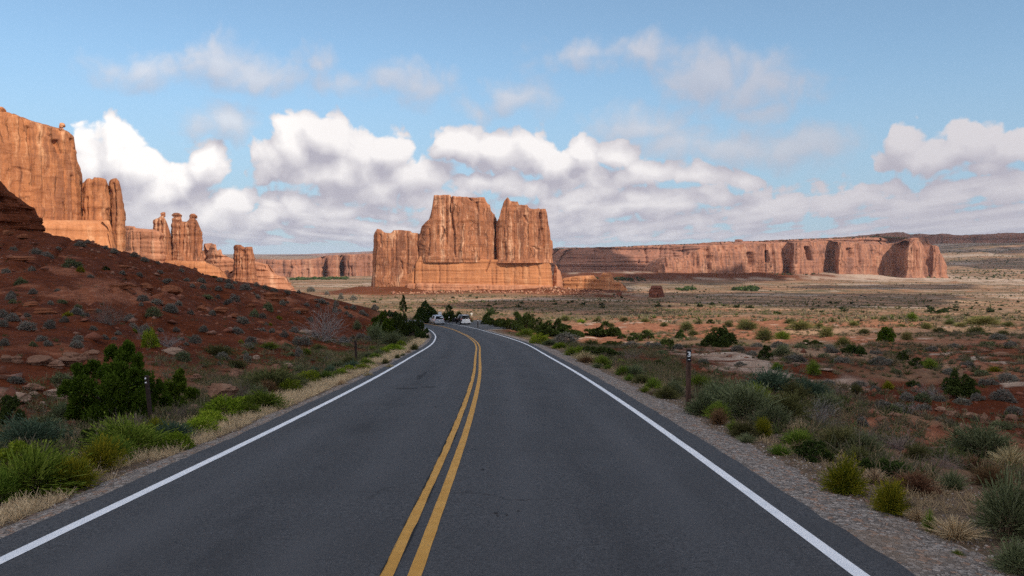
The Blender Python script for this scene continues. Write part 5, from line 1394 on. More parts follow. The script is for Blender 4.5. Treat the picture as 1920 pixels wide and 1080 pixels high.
# band of dry blond grass along the left edge of the road, thin on the right
xy = verge_pts(15000, -1, 4, 95, .42, 1.8, 51); xy = xy[fbm(xy[:, 0] / 1.6, xy[:, 1] / 1.6, 3, 61) > -.28]
tufts('dry_grass', xy, r_.uniform(.09, .22, len(xy)), 13, np.tile(np.array([[.64, .49, .30]]), (len(xy), 1)) * r_.uniform(.6, 1.15, (len(xy), 1)), 52, 'band of dry blond grass along the road edge', M_tint, .016)
xy = verge_pts(3800, 1, 4, 80, 1.0, 2.4, 53); xy = xy[fbm(xy[:, 0] / 1.6, xy[:, 1] / 1.6, 3, 63) > .0]
tufts('dry_grass', xy, r_.uniform(.08, .22, len(xy)), 7, np.tile(np.array([[.38, .28, .165]]), (len(xy), 1)) * r_.uniform(.6, 1.15, (len(xy), 1)), 54, 'thin dry grass at the back of the gravel', M_tint, .025)
# mixed weeds between the roadside bushes
xy = np.r_[verge_pts(6000, -1, 5, 95, 1.5, 5.6, 55), verge_pts(1500, -1, 12, 60, 5, 9, 58)]; xy = xy[fbm(xy[:, 0] / 2.2, xy[:, 1] / 2.2, 3, 65) > -.2]
cl = cols_for(xy, 8, .6); tufts('roadside_weeds', xy, r_.uniform(.12, .42, len(xy)), 16, cl, 56, 'mixed weeds and dry stems on the left verge', M_tint, .022)
xy = np.r_[verge_pts(8000, 1, 4, 100, 1.6, 6.2, 57), verge_pts(1200, 1, 8, 60, 6, 9, 59)]; xy = xy[fbm(xy[:, 0] / 2.2, xy[:, 1] / 2.2, 3, 67) > -.15]
cl = cols_for(xy, 9, .45) * .85; tufts('roadside_weeds', xy, r_.uniform(.12, .42, len(xy)), 16, cl, 60, 'mixed weeds and dry stems on the right verge', M_tint, .022)


def stones(name, xy, size, cols, seed, label, flat_=.6):
    r = np.random.default_rng(seed); n_ = len(xy); z = land(xy[:, 0], xy[:, 1])
    base = np.array([(1, 0, 0), (0, 1, 0), (-1, 0, 0), (0, -1, 0), (0, 0, 1), (0, 0, -1), (.7, .7, .5), (-.7, .6, .5)])[:6]
    f = np.array([(0, 1, 4), (1, 2, 4), (2, 3, 4), (3, 0, 4), (1, 0, 5), (2, 1, 5), (3, 2, 5), (0, 3, 5)])
    k = base[None] * r.uniform(.55, 1.1, (n_, 6, 1)) * size[:, None, None] * np.array([1, 1, flat_]) + r.normal(size=(n_, 6, 3)) * size[:, None, None] * .18
    t = r.uniform(0, 6.28, n_); c, s_ = np.cos(t)[:, None], np.sin(t)[:, None]
    V = np.stack([k[..., 0] * c - k[..., 1] * s_, k[..., 0] * s_ + k[..., 1] * c, k[..., 2]], -1) + np.c_[xy, z][:, None]
    V[..., 2] += (size * .12)[:, None]
    F = (np.arange(n_)[:, None, None] * 6 + f[None]).reshape(-1, 3)
    tint = np.repeat(np.c_[cols, np.ones(n_)], 6, 0)
    ob = link(name, mesh_np(name, V.reshape(-1, 3), [F], M_stone, False, {'tint': tint})); tag(ob, label, kind='stuff')


M_stone, nt, b = new_mat('mixed_stones'); n = N(nt)
vcol = n.node('ShaderNodeVertexColor', layer_name='tint'); nz = n.noise(n.pos(), 40, 3)
nt.links.new(n.mix(n.ss(nz, .3, .7, 0, .4), vcol.outputs[0], (.08, .06, .05)), b.inputs['Base Color'])
SP = np.array([(.34, .29, .255), (.24, .20, .175), (.42, .37, .325), (.30, .175, .12), (.16, .13, .115)])
xy = np.r_[verge_pts(9000, 1, 3.5, 30, .0, 1.25, 71), verge_pts(2500, 1, 3.5, 22, 1.2, 3.5, 72)]
stones('gravel', xy, r_.uniform(.008, .028, len(xy)), SP[r_.integers(0, 5, len(xy))] * r_.uniform(.7, 1.2, (len(xy), 1)), 73, 'loose gravel on the right shoulder')
xy = verge_pts(3800, -1, 4, 30, .0, .65, 74)
stones('gravel', xy, r_.uniform(.008, .025, len(xy)), SP[r_.integers(0, 5, len(xy))] * r_.uniform(.7, 1.2, (len(xy), 1)), 75, 'loose gravel on the left shoulder')
RP = np.array([(.20, .065, .035), (.24, .09, .05), (.23, .11, .07), (.14, .045, .022)])
xy = field_pts(6500, 15, 120, -42, -3, 77, lambda x, y, o, u: (o < -7) & (u < .3 + clump(x, y, 5)))
stones('rubble', xy, r_.uniform(.03, .12, len(xy))**1.0 * r_.uniform(.5, 1.6, len(xy)), RP[r_.integers(0, 4, len(xy))], 78, 'small stones strewn over the red hillside', .5)
xy = field_pts(6000, 12, 110, 8, 40, 79, lambda x, y, o, u: (o > 6) & (u < .2 + clump(x, y, 5)))
stones('rubble', xy, r_.uniform(.03, .13, len(xy)) * r_.uniform(.5, 1.6, len(xy)), RP[r_.integers(0, 4, len(xy))], 80, 'small stones strewn over the field', .5)
xy = field_pts(2200, 20, 115, -42, -6, 82, lambda x, y, o, u: (o < -9) & (u < .25 + 1.3 * clump(x, y, 7)))
stones('rubble', xy, r_.uniform(.30, .68, len(xy))**2.0, RP[r_.integers(0, 4, len(xy))], 83, 'broken red blocks lying on the hillside', .45)
xy = field_pts(700, 16, 100, 10, 40, 84, lambda x, y, o, u: (o > 9) & (u < .1 + 1.3 * clump(x, y, 7)))
stones('rubble', xy, r_.uniform(.08, .35, len(xy)), RP[r_.integers(0, 4, len(xy))], 85, 'broken red blocks lying in the field', .45)
# fallen blocks round the foot of the big butte
bx = np.r_[np.c_[r_.uniform(-150, 40, 260), 975 - np.abs(r_.normal(0, 13, 260))], np.c_[r_.uniform(30, 115, 240), 985 + r_.uniform(-30, 30, 240)]]
stones('rubble', bx, r_.uniform(.5, 2.6, len(bx)), np.array([(.36, .16, .09), (.30, .12, .07), (.42, .22, .13)])[r_.integers(0, 3, len(bx))], 81, 'fallen blocks round the foot of the big butte', .8)
# ------------------------------------------------------------------ posts, sign, cars, person
def plain(name, col, rough=.6, metal=0.0, spec=.3):
    m, nt, b = new_mat(name); b.inputs['Base Color'].default_value = (*col, 1); b.inputs['Roughness'].default_value = rough
    b.inputs['Metallic'].default_value = metal; b.inputs['Specular IOR Level'].default_value = spec
    return m


M_wood, nt, b = new_mat('weathered_brown_wood'); n = N(nt)
gr = n.noise(n.mapping(n.obj(), (1, 1, .06)), 38, 5, .65)
nt.links.new(n.mix(n.ss(gr, .3, .7), (.030, .016, .012), (.105, .060, .045)), b.inputs['Base Color']); nt.links.new(n.bump(gr, .5, .01), b.inputs['Normal'])
M_steel, nt, b = new_mat('rusty_dark_steel'); n = N(nt)
nt.links.new(n.mix(n.noise(n.obj(), 14, 4), (.014, .010, .009), (.045, .028, .022)), b.inputs['Base Color']); b.inputs['Roughness'].default_value = .7
M_black = plain('black_marker_plate', (.012, .012, .013), .5)
M_refl = plain('white_reflective_sheet', (.82, .83, .84), .35, 0, .6)


def post(px, py, h_px, label, wpx, lean=0.0, digit=None, dots=0, mat=M_wood, D=None):
    loc = at([px], [py])[0] if D is None else P(px, py, D)
    k = loc[1] / FPX; h = h_px * k; w = wpx * k
    o = tag(empty('marker_post', (loc[0], loc[1], loc[2] - .02)), label, 'post', 'posts along the road')
    bm = bmesh.new(); bm_box(bm, (0, 0, h / 2 - .15), (w, w * .9, h + .3)); bmesh.ops.bevel(bm, geom=bm.edges[:], offset=w * .07, segments=1, affect='EDGES')
    link('post', bm_mesh('post', bm, mat), o)
    if digit:
        bm = bmesh.new(); bm_box(bm, (0, -w * .45 - .004, h - .15), (w * .96, .006, .26)); link('number_plate', bm_mesh('number_plate', bm, M_black), o)
        cu = bpy.data.curves.new('digit', 'FONT'); cu.body = digit; cu.size = .155; cu.align_x = 'CENTER'; cu.align_y = 'CENTER'; cu.extrude = .001; cu.offset = .0035
        q_ = bpy.data.objects.new('digit', cu); COL.objects.link(q_); dg = bpy.context.evaluated_depsgraph_get(); dm = bpy.data.meshes.new_from_object(q_.evaluated_get(dg)); bpy.data.objects.remove(q_)
        dm.materials.clear(); dm.materials.append(M_refl); vv = np.array([v.co[:] for v in dm.vertices]); sc_ = .118 / np.ptp(vv[:, 1]); vv = (vv - (vv.max(0) + vv.min(0)) / 2) * np.array([sc_, sc_, 1]); dm.vertices.foreach_set('co', vv.astype(np.float32).ravel()); t = link('digit', dm, o, (0, -w * .45 - .0095, h - .115)); t.rotation_euler = (R(90), 0, 0)
        bm = bmesh.new(); bm_box(bm, (0, -w * .45 - .0085, h - .235), (.05, .003, .012)); link('dash', bm_mesh('dash', bm, M_refl), o)
    for q in range(dots):
        bm = bmesh.new(); bm_cyl(bm, (-w * .12, -w * .45 - .012, h - .05 - q * .085), (-w * .12, -w * .45 + .01, h - .05 - q * .085), .017, .017, 10); link('bolt', bm_mesh('bolt', bm, M_refl), o)
    if not digit and not dots:
        bm = bmesh.new(); bm_box(bm, (0, -w * .45 - .005, h - .10), (w * .8, .008, .14)); link('reflector', bm_mesh('reflector', bm, M_refl), o)
    o.rotation_euler[1] = lean
    return o


post(1290, 770, 119, 'brown wooden mile post with a black plate numbered 3 beside the gravel', 8.6, 0, '3')
post(284, 797, 96, 'dark leaning post with two white bolt heads by the tall green juniper', 6.6, R(-4.5), None, 2, M_steel)
post(668, 677, 40, 'thin dark post standing on the left verge at the foot of the red hill', 4.2, R(-1.5), None, -1, M_steel)
post(896, 615, 16, 'short dark post with a white reflector at the mouth of the pullout', 1.7, 0, None, 0, M_steel)
post(842, 606.5, 13, 'short dark post with a white cap between the two cars', 1.7, 0, None, 0, M_steel)

# back of a road sign beyond the driving car
sl = at([825], [607.5])[0]; sl = P(825, 605, 158); sl[2] = land(sl[:1], sl[1:2])[0]
sg = tag(empty('road_sign', tuple(sl)), 'plain grey back of a road sign beyond the driving silver car', 'sign')
M_alu = plain('bare_aluminium', (.62, .63, .65), .45, .3, .5)
hz_ = float(P(825, 588, 158)[2] - sl[2])
bm = bmesh.new(); bm_box(bm, (0, 0, hz_), (.66, .012, .74)); bmesh.ops.bevel(bm, geom=[e for e in bm.edges if abs(e.verts[0].co.y - e.verts[1].co.y) > .005], offset=.06, segments=3, affect='EDGES')
link('sign_panel', bm_mesh('sign_panel', bm, M_alu), sg)
bm = bmesh.new(); bm_box(bm, (0, .04, hz_ / 2), (.05, .05, hz_ + .5)); link('post', bm_mesh('post', bm, M_steel), sg)

# ---- cars
M_silver = plain('silver_car_paint', (.42, .44, .47), .3, .4, .5)
M_reflpaint = plain('pale_reflection_paint', (.55, .57, .60), .3, 0, .5)  # pale tone stands for sky reflected in the dark car's tail
M_dpaint = plain('dark_car_paint', (.016, .018, .022), .2, 0, .6)
M_glass = plain('dark_car_glass', (.010, .012, .014), .25, 0, .12)
M_rub = plain('black_rubber', (.014, .014, .015), .75)
M_trim = plain('black_plastic_trim', (.016, .016, .018), .55)
M_red = plain('red_tail_lamp', (.30, .012, .010), .2, 0, .6)
M_rim = plain('alloy_rim', (.30, .31, .32), .35, .7)
M_plate = plain('licence_plate', (.62, .60, .56), .5)

ST = [  # y, half width, sill z, belt z, roof half width, roof z
    (-2.28, .78, .50, .98, .70, 1.02), (-2.22, .86, .34, 1.02, .74, 1.10), (-2.12, .90, .30, 1.04, .70, 1.42), (-1.95, .91, .30, 1.05, .66, 1.63), (-1.5, .92, .30, 1.04, .66, 1.69),
    (-.6, .92, .30, 1.02, .66, 1.71), (.1, .92, .30, 1.00, .65, 1.68), (.55, .92, .30, .99, .62, 1.60), (.9, .91, .30, .99, .66, 1.36), (1.22, .91, .30, 1.00, .74, 1.06), (1.7, .90, .30, .96, .72, .99), (2.1, .86, .32, .88, .66, .90), (2.3, .74, .42, .74, .58, .76)]


def suv(label, loc, rz, paint_, lower, door_open=False, rails=True):
    root = tag(empty('car', loc), label, 'car', 'cars at the bend')
    V = []
    for (y, hw, z0, zb, rw, zr) in ST:
        zm = (z0 + zb) / 2
        V += [(-hw * .93, y, z0), (-hw, y, zm), (-hw * .975, y, zb), (-rw, y, zr - .03), (-rw * .82, y, zr), (rw * .82, y, zr), (rw, y, zr - .03), (hw * .975, y, zb), (hw, y, zm), (hw * .93, y, z0)]
    k = 10; F = []; mi = []
    for i in range(len(ST) - 1):
        for j in range(k):
            F.append((i * k + j, i * k + (j + 1) % k, (i + 1) * k + (j + 1) % k, (i + 1) * k + j)); mi.append(1 if (j == 9) else 0)
    me = mesh_np('body', np.array(V), [np.array(F)], mats=[paint_, M_trim], midx=mi)
    bm = bmesh.new(); bm.from_mesh(me)
    bm.verts.ensure_lookup_table()
    bm.faces.new([bm.verts[j] for j in range(k)][::-1]); bm.faces.new([bm.verts[(len(ST) - 1) * k + j] for j in range(k)])
    bmesh.ops.recalc_face_normals(bm, faces=bm.faces[:]); bm.to_mesh(me); bm.free()
    link('body', me, root)

    def sidept(y, t, side, out=.006):
        q = [np.interp(y, [s_[0] for s_ in ST], [s_[m] for s_ in ST]) for m in range(1, 6)]
        return (side * ((q[0] * .975) * (1 - t) + q[3] * t + out), y, q[2] * (1 - t) + (q[4] - .03) * t)

    def pane(name, pts_, mat=M_glass, par=root):
        bm = bmesh.new(); vs = [bm.verts.new(p) for p in pts_]; bm.faces.new(vs)
        r_ = bmesh.ops.solidify(bm, geom=bm.faces[:], thickness=.008)
        return link(name, bm_mesh(name, bm, mat), par)

    for side in (-1, 1):
        for (ya, yb, yc, yd) in ((-1.86, -1.30, -1.30, -1.74), (-1.22, -.42, -.42, -1.22), (-.34, .72, .48, -.34)):
            pane('side_window', [sidept(ya, .06, side), sidept(yb, .06, side), sidept(yc, .90, side), sidept(yd, .90, side)])
    pane('rear_window', [(-.70, -2.245, 1.08), (.70, -2.245, 1.08), (.66, -2.150, 1.41), (.58, -2.02, 1.585), (-.58, -2.02, 1.585), (-.66, -2.150, 1.41)])
    pane('windscreen', [(-.70, 1.18, 1.11), (.70, 1.18, 1.11), (.56, .66, 1.56), (-.56, .66, 1.56)])
    for side in (-1, 1):
        bm = bmesh.new(); bm_box(bm, (side * .775, -2.20, .99), (.15, .14, .30)); bmesh.ops.bevel(bm, geom=bm.edges[:], offset=.02, segments=1, affect='EDGES'); link('tail_light', bm_mesh('tail_light', bm, M_red), root)
        bm = bmesh.new(); bm_box(bm, (side * .66, 2.17, .74), (.26, .16, .14)); link('headlight', bm_mesh('headlight', bm, M_refl), root)
        bm = bmesh.new(); bm_box(bm, (side * 1.02, .62, 1.08), (.20, .10, .15)); bmesh.ops.bevel(bm, geom=bm.edges[:], offset=.03, segments=2, affect='EDGES'); link('mirror', bm_mesh('mirror', bm, lower if not door_open else paint_), root)
    bm = bmesh.new(); bm_box(bm, (0, -2.28, .50), (1.70, .14, .26)); bmesh.ops.bevel(bm, geom=bm.edges[:], offset=.04, segments=2, affect='EDGES'); link('bumper', bm_mesh('bumper', bm, lower), root)
    bm = bmesh.new(); bm_box(bm, (0, -2.325, .80), (.32, .03, .16)); link('licence_plate', bm_mesh('licence_plate', bm, M_plate), root)
    if rails:
        for side in (-1, 1):
            bm = bmesh.new(); bm_box(bm, (side * .58, -.7, 1.745), (.05, 1.9, .045)); link('roof_rail', bm_mesh('roof_rail', bm, M_trim), root)
    for y in (-1.42, 1.40):
        for side in (-1, 1):
            bm = bmesh.new(); bm_cyl(bm, (side * .70, y, .35), (side * .935, y, .35), .35, .35, 24); bmesh.ops.bevel(bm, geom=[e for e in bm.edges if abs(e.verts[0].co.x - e.verts[1].co.x) < 1e-4], offset=.03, segments=2, affect='EDGES')
            w = link('wheel', bm_mesh('wheel', bm, M_rub), root)
            bm = bmesh.new(); bm_cyl(bm, (side * .92, y, .35), (side * .945, y, .35), .22, .20, 18); link('rim', bm_mesh('rim', bm, M_rim), w)
    if door_open:
        d = empty('door', (-.92, .78, 0)); d.parent = root; d.rotation_euler[2] = R(-62)
        bm = bmesh.new(); bm_box(bm, (-.02, -.52, .68), (.07, 1.04, .66)); bmesh.ops.bevel(bm, geom=bm.edges[:], offset=.02, segments=1, affect='EDGES'); link('door_panel', bm_mesh('door_panel', bm, M_trim), d)
        bm = bmesh.new(); bm_box(bm, (.06, -.96, 1.32), (.05, .06, .66)); bm_box(bm, (.09, -.5, 1.63), (.05, .95, .05)); bm_box(bm, (.03, -.25, 1.2), (.05, .05, .5)); link('door_frame', bm_mesh('door_frame', bm, M_trim), d)
        bm = bmesh.new(); bm_box(bm, (-.14, -.18, 1.08), (.20, .09, .16)); bmesh.ops.bevel(bm, geom=bm.edges[:], offset=.03, segments=2, affect='EDGES'); link('mirror', bm_mesh('mirror', bm, M_refl), d)
    root.rotation_euler[2] = rz
    return root


def on_road(px, py):
    D = np.linspace(100, 190, 900); ax, az = ray(px, py)
    X = ax * D; o_, s_ = road_frame(X, D); zr = road_z(s_)
    k = int(np.argmin(np.abs(CAMZ + az * D - zr))); return np.array([X[k], D[k], zr[k] + .004]), s_[k]


c1, s1 = on_road(819, 608.0); k = int(np.searchsorted(CS, s1)); hd = math.atan2(CT[k, 1], CT[k, 0]) - R(90)
suv('silver car on the road driving away into the bend', tuple(c1), hd, M_silver, M_silver)
c2, s2 = on_road(868, 607.6)
pk = suv('dark car with sky reflection painted on the tailgate, parked in pullout, driver door open', tuple(c2), R(17), M_dpaint, M_reflpaint, True)
bm = bmesh.new(); bm_box(bm, (0, -2.285, .84), (1.40, .05, .40)); bmesh.ops.bevel(bm, geom=bm.edges[:], offset=.02, segments=2, affect='EDGES'); link('tailgate', bm_mesh('tailgate', bm, M_reflpaint), pk)  # pale panel: the sky's reflection put into the colour
bm = bmesh.new(); bm_box(bm, (0, -1.9, 1.70), (1.1, .32, .05)); link('spoiler', bm_mesh('spoiler', bm, M_reflpaint), pk)

# ---- the person beyond the parked car
M_skin = plain('skin', (.34, .19, .125), .6); M_hair = plain('dark_hair', (.012, .009, .008), .7)
M_shirt = plain('pale_shirt', (.55, .52, .44), .9, 0, .1); M_short = plain('tan_shorts', (.30, .21, .14), .9, 0, .1)
M_shoe = plain('dark_shoes', (.03, .028, .027), .8)


def skin_body(name, verts, edges, radii, mats, pick, parent, root=0):
    me = bpy.data.meshes.new(name); me.from_pydata(verts, edges, []); o = link(name, me)
    md = o.modifiers.new('skin', 'SKIN'); md.use_smooth_shade = True
    for sv, r_, in zip(me.skin_vertices[0].data, radii): sv.radius = (r_, r_)
    me.skin_vertices[0].data[root].use_root = True
    ss_ = o.modifiers.new('sub', 'SUBSURF'); ss_.levels = 2; ss_.render_levels = 2
    dg = bpy.context.evaluated_depsgraph_get(); dg.update()
    m2 = bpy.data.meshes.new_from_object(o.evaluated_get(dg)); bpy.data.objects.remove(o)
    m2.name = name; m2.materials.clear()
    for m in mats: m2.materials.append(m)
    for p in m2.polygons: p.material_index = pick(p.center); p.use_smooth = True
    return link(name, m2, parent)


pl = P(884, 605.5, 158); pl[2] = land(pl[:1], pl[1:2])[0]
per = tag(empty('person', tuple(pl)), 'person in a pale shirt and shorts standing beyond the parked dark car', 'person')
BV = [(0, 0, .98), (0, .01, 1.12), (0, .02, 1.30), (0, .01, 1.42), (0, 0, 1.50), (0, -.005, 1.58), (0, -.01, 1.68), (0, -.005, 1.75),
      (-.19, .01, 1.41), (-.25, .03, 1.13), (-.22, -.10, .93), (.19, .01, 1.41), (.25, .02, 1.13), (.23, -.08, .91),
      (-.10, 0, .92), (-.11, -.02, .50), (-.12, .02, .09), (-.13, -.13, .04), (.10, 0, .92), (.12, .0, .50), (.13, .03, .09), (.15, -.12, .04)]
BE = [(0, 1), (1, 2), (2, 3), (3, 4), (4, 5), (5, 6), (6, 7), (3, 8), (8, 9), (9, 10), (3, 11), (11, 12), (12, 13), (0, 14), (14, 15), (15, 16), (16, 17), (0, 18), (18, 19), (19, 20), (20, 21)]
BR = [.15, .14, .155, .13, .06, .085, .095, .07, .062, .045, .03, .062, .045, .03, .10, .065, .042, .035, .10, .065, .042, .035]
for side, wrist in ((-1, 10), (1, 13)):                          # palms, fingers and thumbs
    w0 = np.array(BV[wrist]); dv = np.array([0, -.25, -.97]); pi = len(BV); BV.append(tuple(w0 + dv * .07)); BE.append((wrist, pi)); BR.append(.032)
    for q, L in zip((-.03, -.01, .01, .03), (.065, .075, .07, .055)):
        a = len(BV); BV.append(tuple(w0 + dv * .10 + np.array([q * .4, q, 0]))); BE.append((pi, a)); BR.append(.010)
        BV.append(tuple(w0 + dv * (.10 + L) + np.array([q * .4 - side * .015, q * 1.1, 0]))); BE.append((a, a + 1)); BR.append(.008)
    a = len(BV); BV.append(tuple(w0 + dv * .05 + np.array([-side * .03, -.035, 0]))); BE.append((pi, a)); BR.append(.011)
    BV.append(tuple(w0 + dv * .09 + np.array([-side * .04, -.055, 0]))); BE.append((a, a + 1)); BR.append(.009)


def pick(c):
    if c.z < .10: return 3
    if .50 < c.z < 1.0 and abs(c.x) < .20: return 2
    if 1.0 <= c.z < 1.50 and (abs(c.x) < .19 or c.z > 1.22): return 1
    return 0


skin_body('body', BV, BE, BR, [M_skin, M_shirt, M_short, M_shoe], pick, per)
hm = boulder('hair', (0, 0, 0), (.23, .25, .22), M_hair, 3, None, rough=.1); hm.parent = per; hm.location = (0, .02, 1.745)
bm = bmesh.new()
for sx in (-.034, .034): bmesh.ops.create_icosphere(bm, subdivisions=1, radius=.013, matrix=Matrix.Translation((sx, -.098, 1.675)))
link('eyes', bm_mesh('eyes', bm, M_hair), per)
bm = bmesh.new(); bm_box(bm, (0, -.108, 1.645), (.026, .03, .045), None, .5); bm_box(bm, (0, -.094, 1.605), (.05, .01, .012)); link('face', bm_mesh('face', bm, M_skin), per)
per.rotation_euler[2] = R(160)
# ------------------------------------------------------------------ thin desert air
M_air = bpy.data.materials.new('thin_air'); M_air.use_nodes = True; nt = M_air.node_tree
nt.nodes.remove(nt.nodes['Principled BSDF'])
pv = nt.nodes.new('ShaderNodeVolumePrincipled'); pv.inputs['Color'].default_value = (.80, .88, 1, 1); pv.inputs['Density'].default_value = 2.0e-5; pv.inputs['Anisotropy'].default_value = .2
nt.links.new(pv.outputs[0], nt.nodes['Material Output'].inputs['Volume'])
bm = bmesh.new(); bm_box(bm, (0, 0, 75), (90000, 90000, 620)); tag(link('haze', bm_mesh('haze', bm, M_air)), 'thin blue air over the valley', kind='stuff')
# ------------------------------------------------------------------ sun, sky and the clouds in it
SUN_EL, SUN_AZ = R(35), R(141)                                  # azimuth clockwise from +Y (the way the road runs)
S = Vector((math.sin(SUN_AZ) * math.cos(SUN_EL), math.cos(SUN_AZ) * math.cos(SUN_EL), math.sin(SUN_EL)))
W = bpy.data.worlds.new('World'); SC.world = W; W.use_nodes = True
SKY_STR = .14

# cumulus: photo px, py, half width, half height above, half height below, strength
BLOBS = [(205, 290, 62, 78, 90, 1.3), (255, 318, 58, 66, 80, 1.25), (172, 300, 60, 66, 80, 1.15), (300, 360, 90, 66, 60, 1.1), (378, 305, 46, 52, 66, 1.25), (345, 345, 70, 56, 60, 1.1), (310, 410, 150, 60, 50, 1.0), (420, 415, 90, 44, 36, .95),
         (548, 262, 62, 56, 76, 1.3), (612, 258, 62, 56, 80, 1.3), (672, 282, 70, 54, 66, 1.25), (730, 290, 60, 50, 60, 1.2), (520, 305, 66, 56, 52, 1.0), (640, 330, 170, 60, 46, 1.15), (780, 335, 80, 50, 44, 1.05), (700, 365, 140, 40, 34, .95),
         (868, 272, 60, 50, 60, 1.3), (930, 285, 62, 48, 52, 1.2), (985, 282, 54, 44, 48, 1.1), (1095, 284, 48, 40, 50, 1.25), (1165, 296, 56, 42, 44, 1.2), (1040, 310, 120, 46, 40, 1.1), (1230, 330, 90, 40, 30, 1.0), (1320, 336, 80, 36, 26, .95), (1392, 338, 56, 36, 20, 1.0), (1130, 345, 170, 36, 26, .9),
         (448, 378, 44, 30, 30, 1.15), (568, 385, 44, 30, 30, 1.15), (630, 400, 80, 32, 26, 1.1), (500, 405, 110, 34, 26, 1.0), (590, 425, 150, 22, 18, .8), (905, 345, 100, 30, 22, 1.1), (990, 352, 70, 26, 20, 1.0), (830, 385, 120, 30, 24, .9), (1090, 372, 110, 22, 16, .95), (1210, 380, 100, 24, 16, .95), (1330, 372, 110, 22, 16, .9), (1440, 388, 110, 24, 16, .95), (1560, 384, 110, 24, 16, .95), (1690, 384, 110, 24, 16, .95), (1850, 372, 110, 26, 18, .9),
         (268, 138, 102.48, 32.5, 26, 0.47), (410, 118, 68.32, 55, 44.2, 0.63), (470, 140, 122, 40, 28.6, 0.59), (600, 118, 36.6, 30, 28.6, 0.34), (770, 162, 80.52, 37.5, 31.2, 0.47), (978, 184, 61, 35, 31.2, 0.47), (885, 208, 39.04, 22.5, 20.8, 0.34), (650, 160, 61, 22.5, 18.2, 0.28),
         (415, 236, 80.52, 42.5, 33.8, 0.63), (1090, 103, 85.4, 30, 23.4, 0.40), (1220, 100, 68.32, 40, 33.8, 0.46), (1325, 148, 97.6, 62.5, 57.2, 0.68), (1420, 160, 122, 50, 46.8, 0.49), (1435, 208, 61, 25, 20.8, 0.42),
         (1200, 236, 97.6, 37.5, 33.8, 0.63), (1270, 270, 109.8, 37.5, 36.4, 0.57), (1390, 276, 97.6, 42.5, 39, 0.57), (1500, 280, 109.8, 42.5, 39, 0.63),
         (1700, 258, 46, 36, 50, .95), (1822, 264, 84, 40, 44, 1.0), (1895, 278, 70, 34, 40, .95), (1770, 294, 165, 40, 34, 1.05), (1840, 326, 80, 18, 14, .7), (1650, 352, 80, 22, 18, .75)]

grp = bpy.data.node_groups.new('cloud_field', 'ShaderNodeTree')
grp.interface.new_socket('UV', in_out='INPUT', socket_type='NodeSocketVector')
grp.interface.new_socket('Density', in_out='OUTPUT', socket_type='NodeSocketFloat')
grp.interface.new_socket('Thin', in_out='OUTPUT', socket_type='NodeSocketFloat')
grp.interface.new_socket('Smooth', in_out='OUTPUT', socket_type='NodeSocketFloat')
gi = grp.nodes.new('NodeGroupInput'); go = grp.nodes.new('NodeGroupOutput')
n = N(grp); uv = gi.outputs[0]
wn = n.node('ShaderNodeTexNoise', noise_dimensions='2D'); n.plug(wn.inputs['Vector'], uv); wn.inputs['Scale'].default_value = 13; wn.inputs['Detail'].default_value = 4
wv = n.vmath('SUBTRACT', wn.outputs['Color'], (.5, .5, .5))
wuv = n.vmath('ADD', uv, n.vmath('MULTIPLY', wv, (.050, .036, 0)))
d = None; dp = None
for (cx, cy, rx, rt, rb, w) in BLOBS:
    ax, az_ = ray(cx, cy)
    u0 = math.atan(float(ax)); v0 = math.asin(float(az_) / math.sqrt(1 + float(ax)**2 + float(az_)**2))
    sc = math.cos(u0)**2
    q = n.vmath('SUBTRACT', wuv, (u0, v0, 0))
    q = n.vmath('MULTIPLY', q, (FPX / (rx * sc), FPX / (.5 * (rt + rb)), 0))
    q = n.vmath('ADD', q, (0, -(rt - rb) / (rt + rb) * .55, 0))
    r = n.vmath('LENGTH', q)
    e = n.math('MULTIPLY_ADD', r, -w, w)
    if w < .76 and cy < 300: dp = e if dp is None else n.math('MAXIMUM', dp, e)
    else: d = e if d is None else n.math('SMOOTH_MAX', d, e, .12)
su, sv, _ = n.sep(uv)
# a layered deck towards the horizon, seen in perspective
iv = n.math('DIVIDE', 1.0, n.math('ADD', n.math('MAXIMUM', sv, 0.0), .035))
deck = n.comb(n.math('MULTIPLY', su, iv), n.math('MULTIPLY', iv, .24), 4.2)
dn = n.noise(deck, 1.05, 6, .52)
cov = n.math('MULTIPLY', n.ss(sv, .125, .055), n.ss(sv, -.005, .02))
dk = n.math('MULTIPLY_ADD', dn, 2.7, -.90)
dk = n.math('ADD', dk, n.math('MULTIPLY', n.math('SUBTRACT', cov, 1.0), 1.5))
d = n.math('MAXIMUM', d, dk)
# elsewhere round the sky: unseen cumulus, added to light the shaded ground
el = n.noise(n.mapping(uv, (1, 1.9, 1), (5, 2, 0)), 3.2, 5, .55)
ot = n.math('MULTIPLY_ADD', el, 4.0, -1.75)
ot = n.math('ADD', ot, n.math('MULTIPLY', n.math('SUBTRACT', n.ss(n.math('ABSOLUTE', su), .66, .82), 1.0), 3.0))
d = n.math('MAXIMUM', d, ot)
thin = n.ss(n.math('SUBTRACT', dp, d), -.08, .08)
d = n.math('MAXIMUM', d, dp)
grp.links.new(n.math('ADD', d, n.math('MULTIPLY', n.noise(uv, 13, 2, .5, '2D'), .35)), go.inputs[2])
bil = n.noise(uv, 26, 7, .56, '2D')
vo = n.node('ShaderNodeTexVoronoi', feature='SMOOTH_F1', voronoi_dimensions='2D'); n.plug(vo.inputs['Vector'], wuv)
vo.inputs['Scale'].default_value = 36; vo.inputs['Smoothness'].default_value = .35; vo.inputs['Detail'].default_value = 2; vo.inputs['Roughness'].default_value = .5
nz = n.math('ADD', n.math('MULTIPLY_ADD', bil, 1.25, -.62), n.math('MULTIPLY_ADD', vo.outputs['Distance'], -.95, .40))
d = n.math('ADD', d, n.math('MULTIPLY', nz, n.lin(thin, 0, 1, .64, .32)))
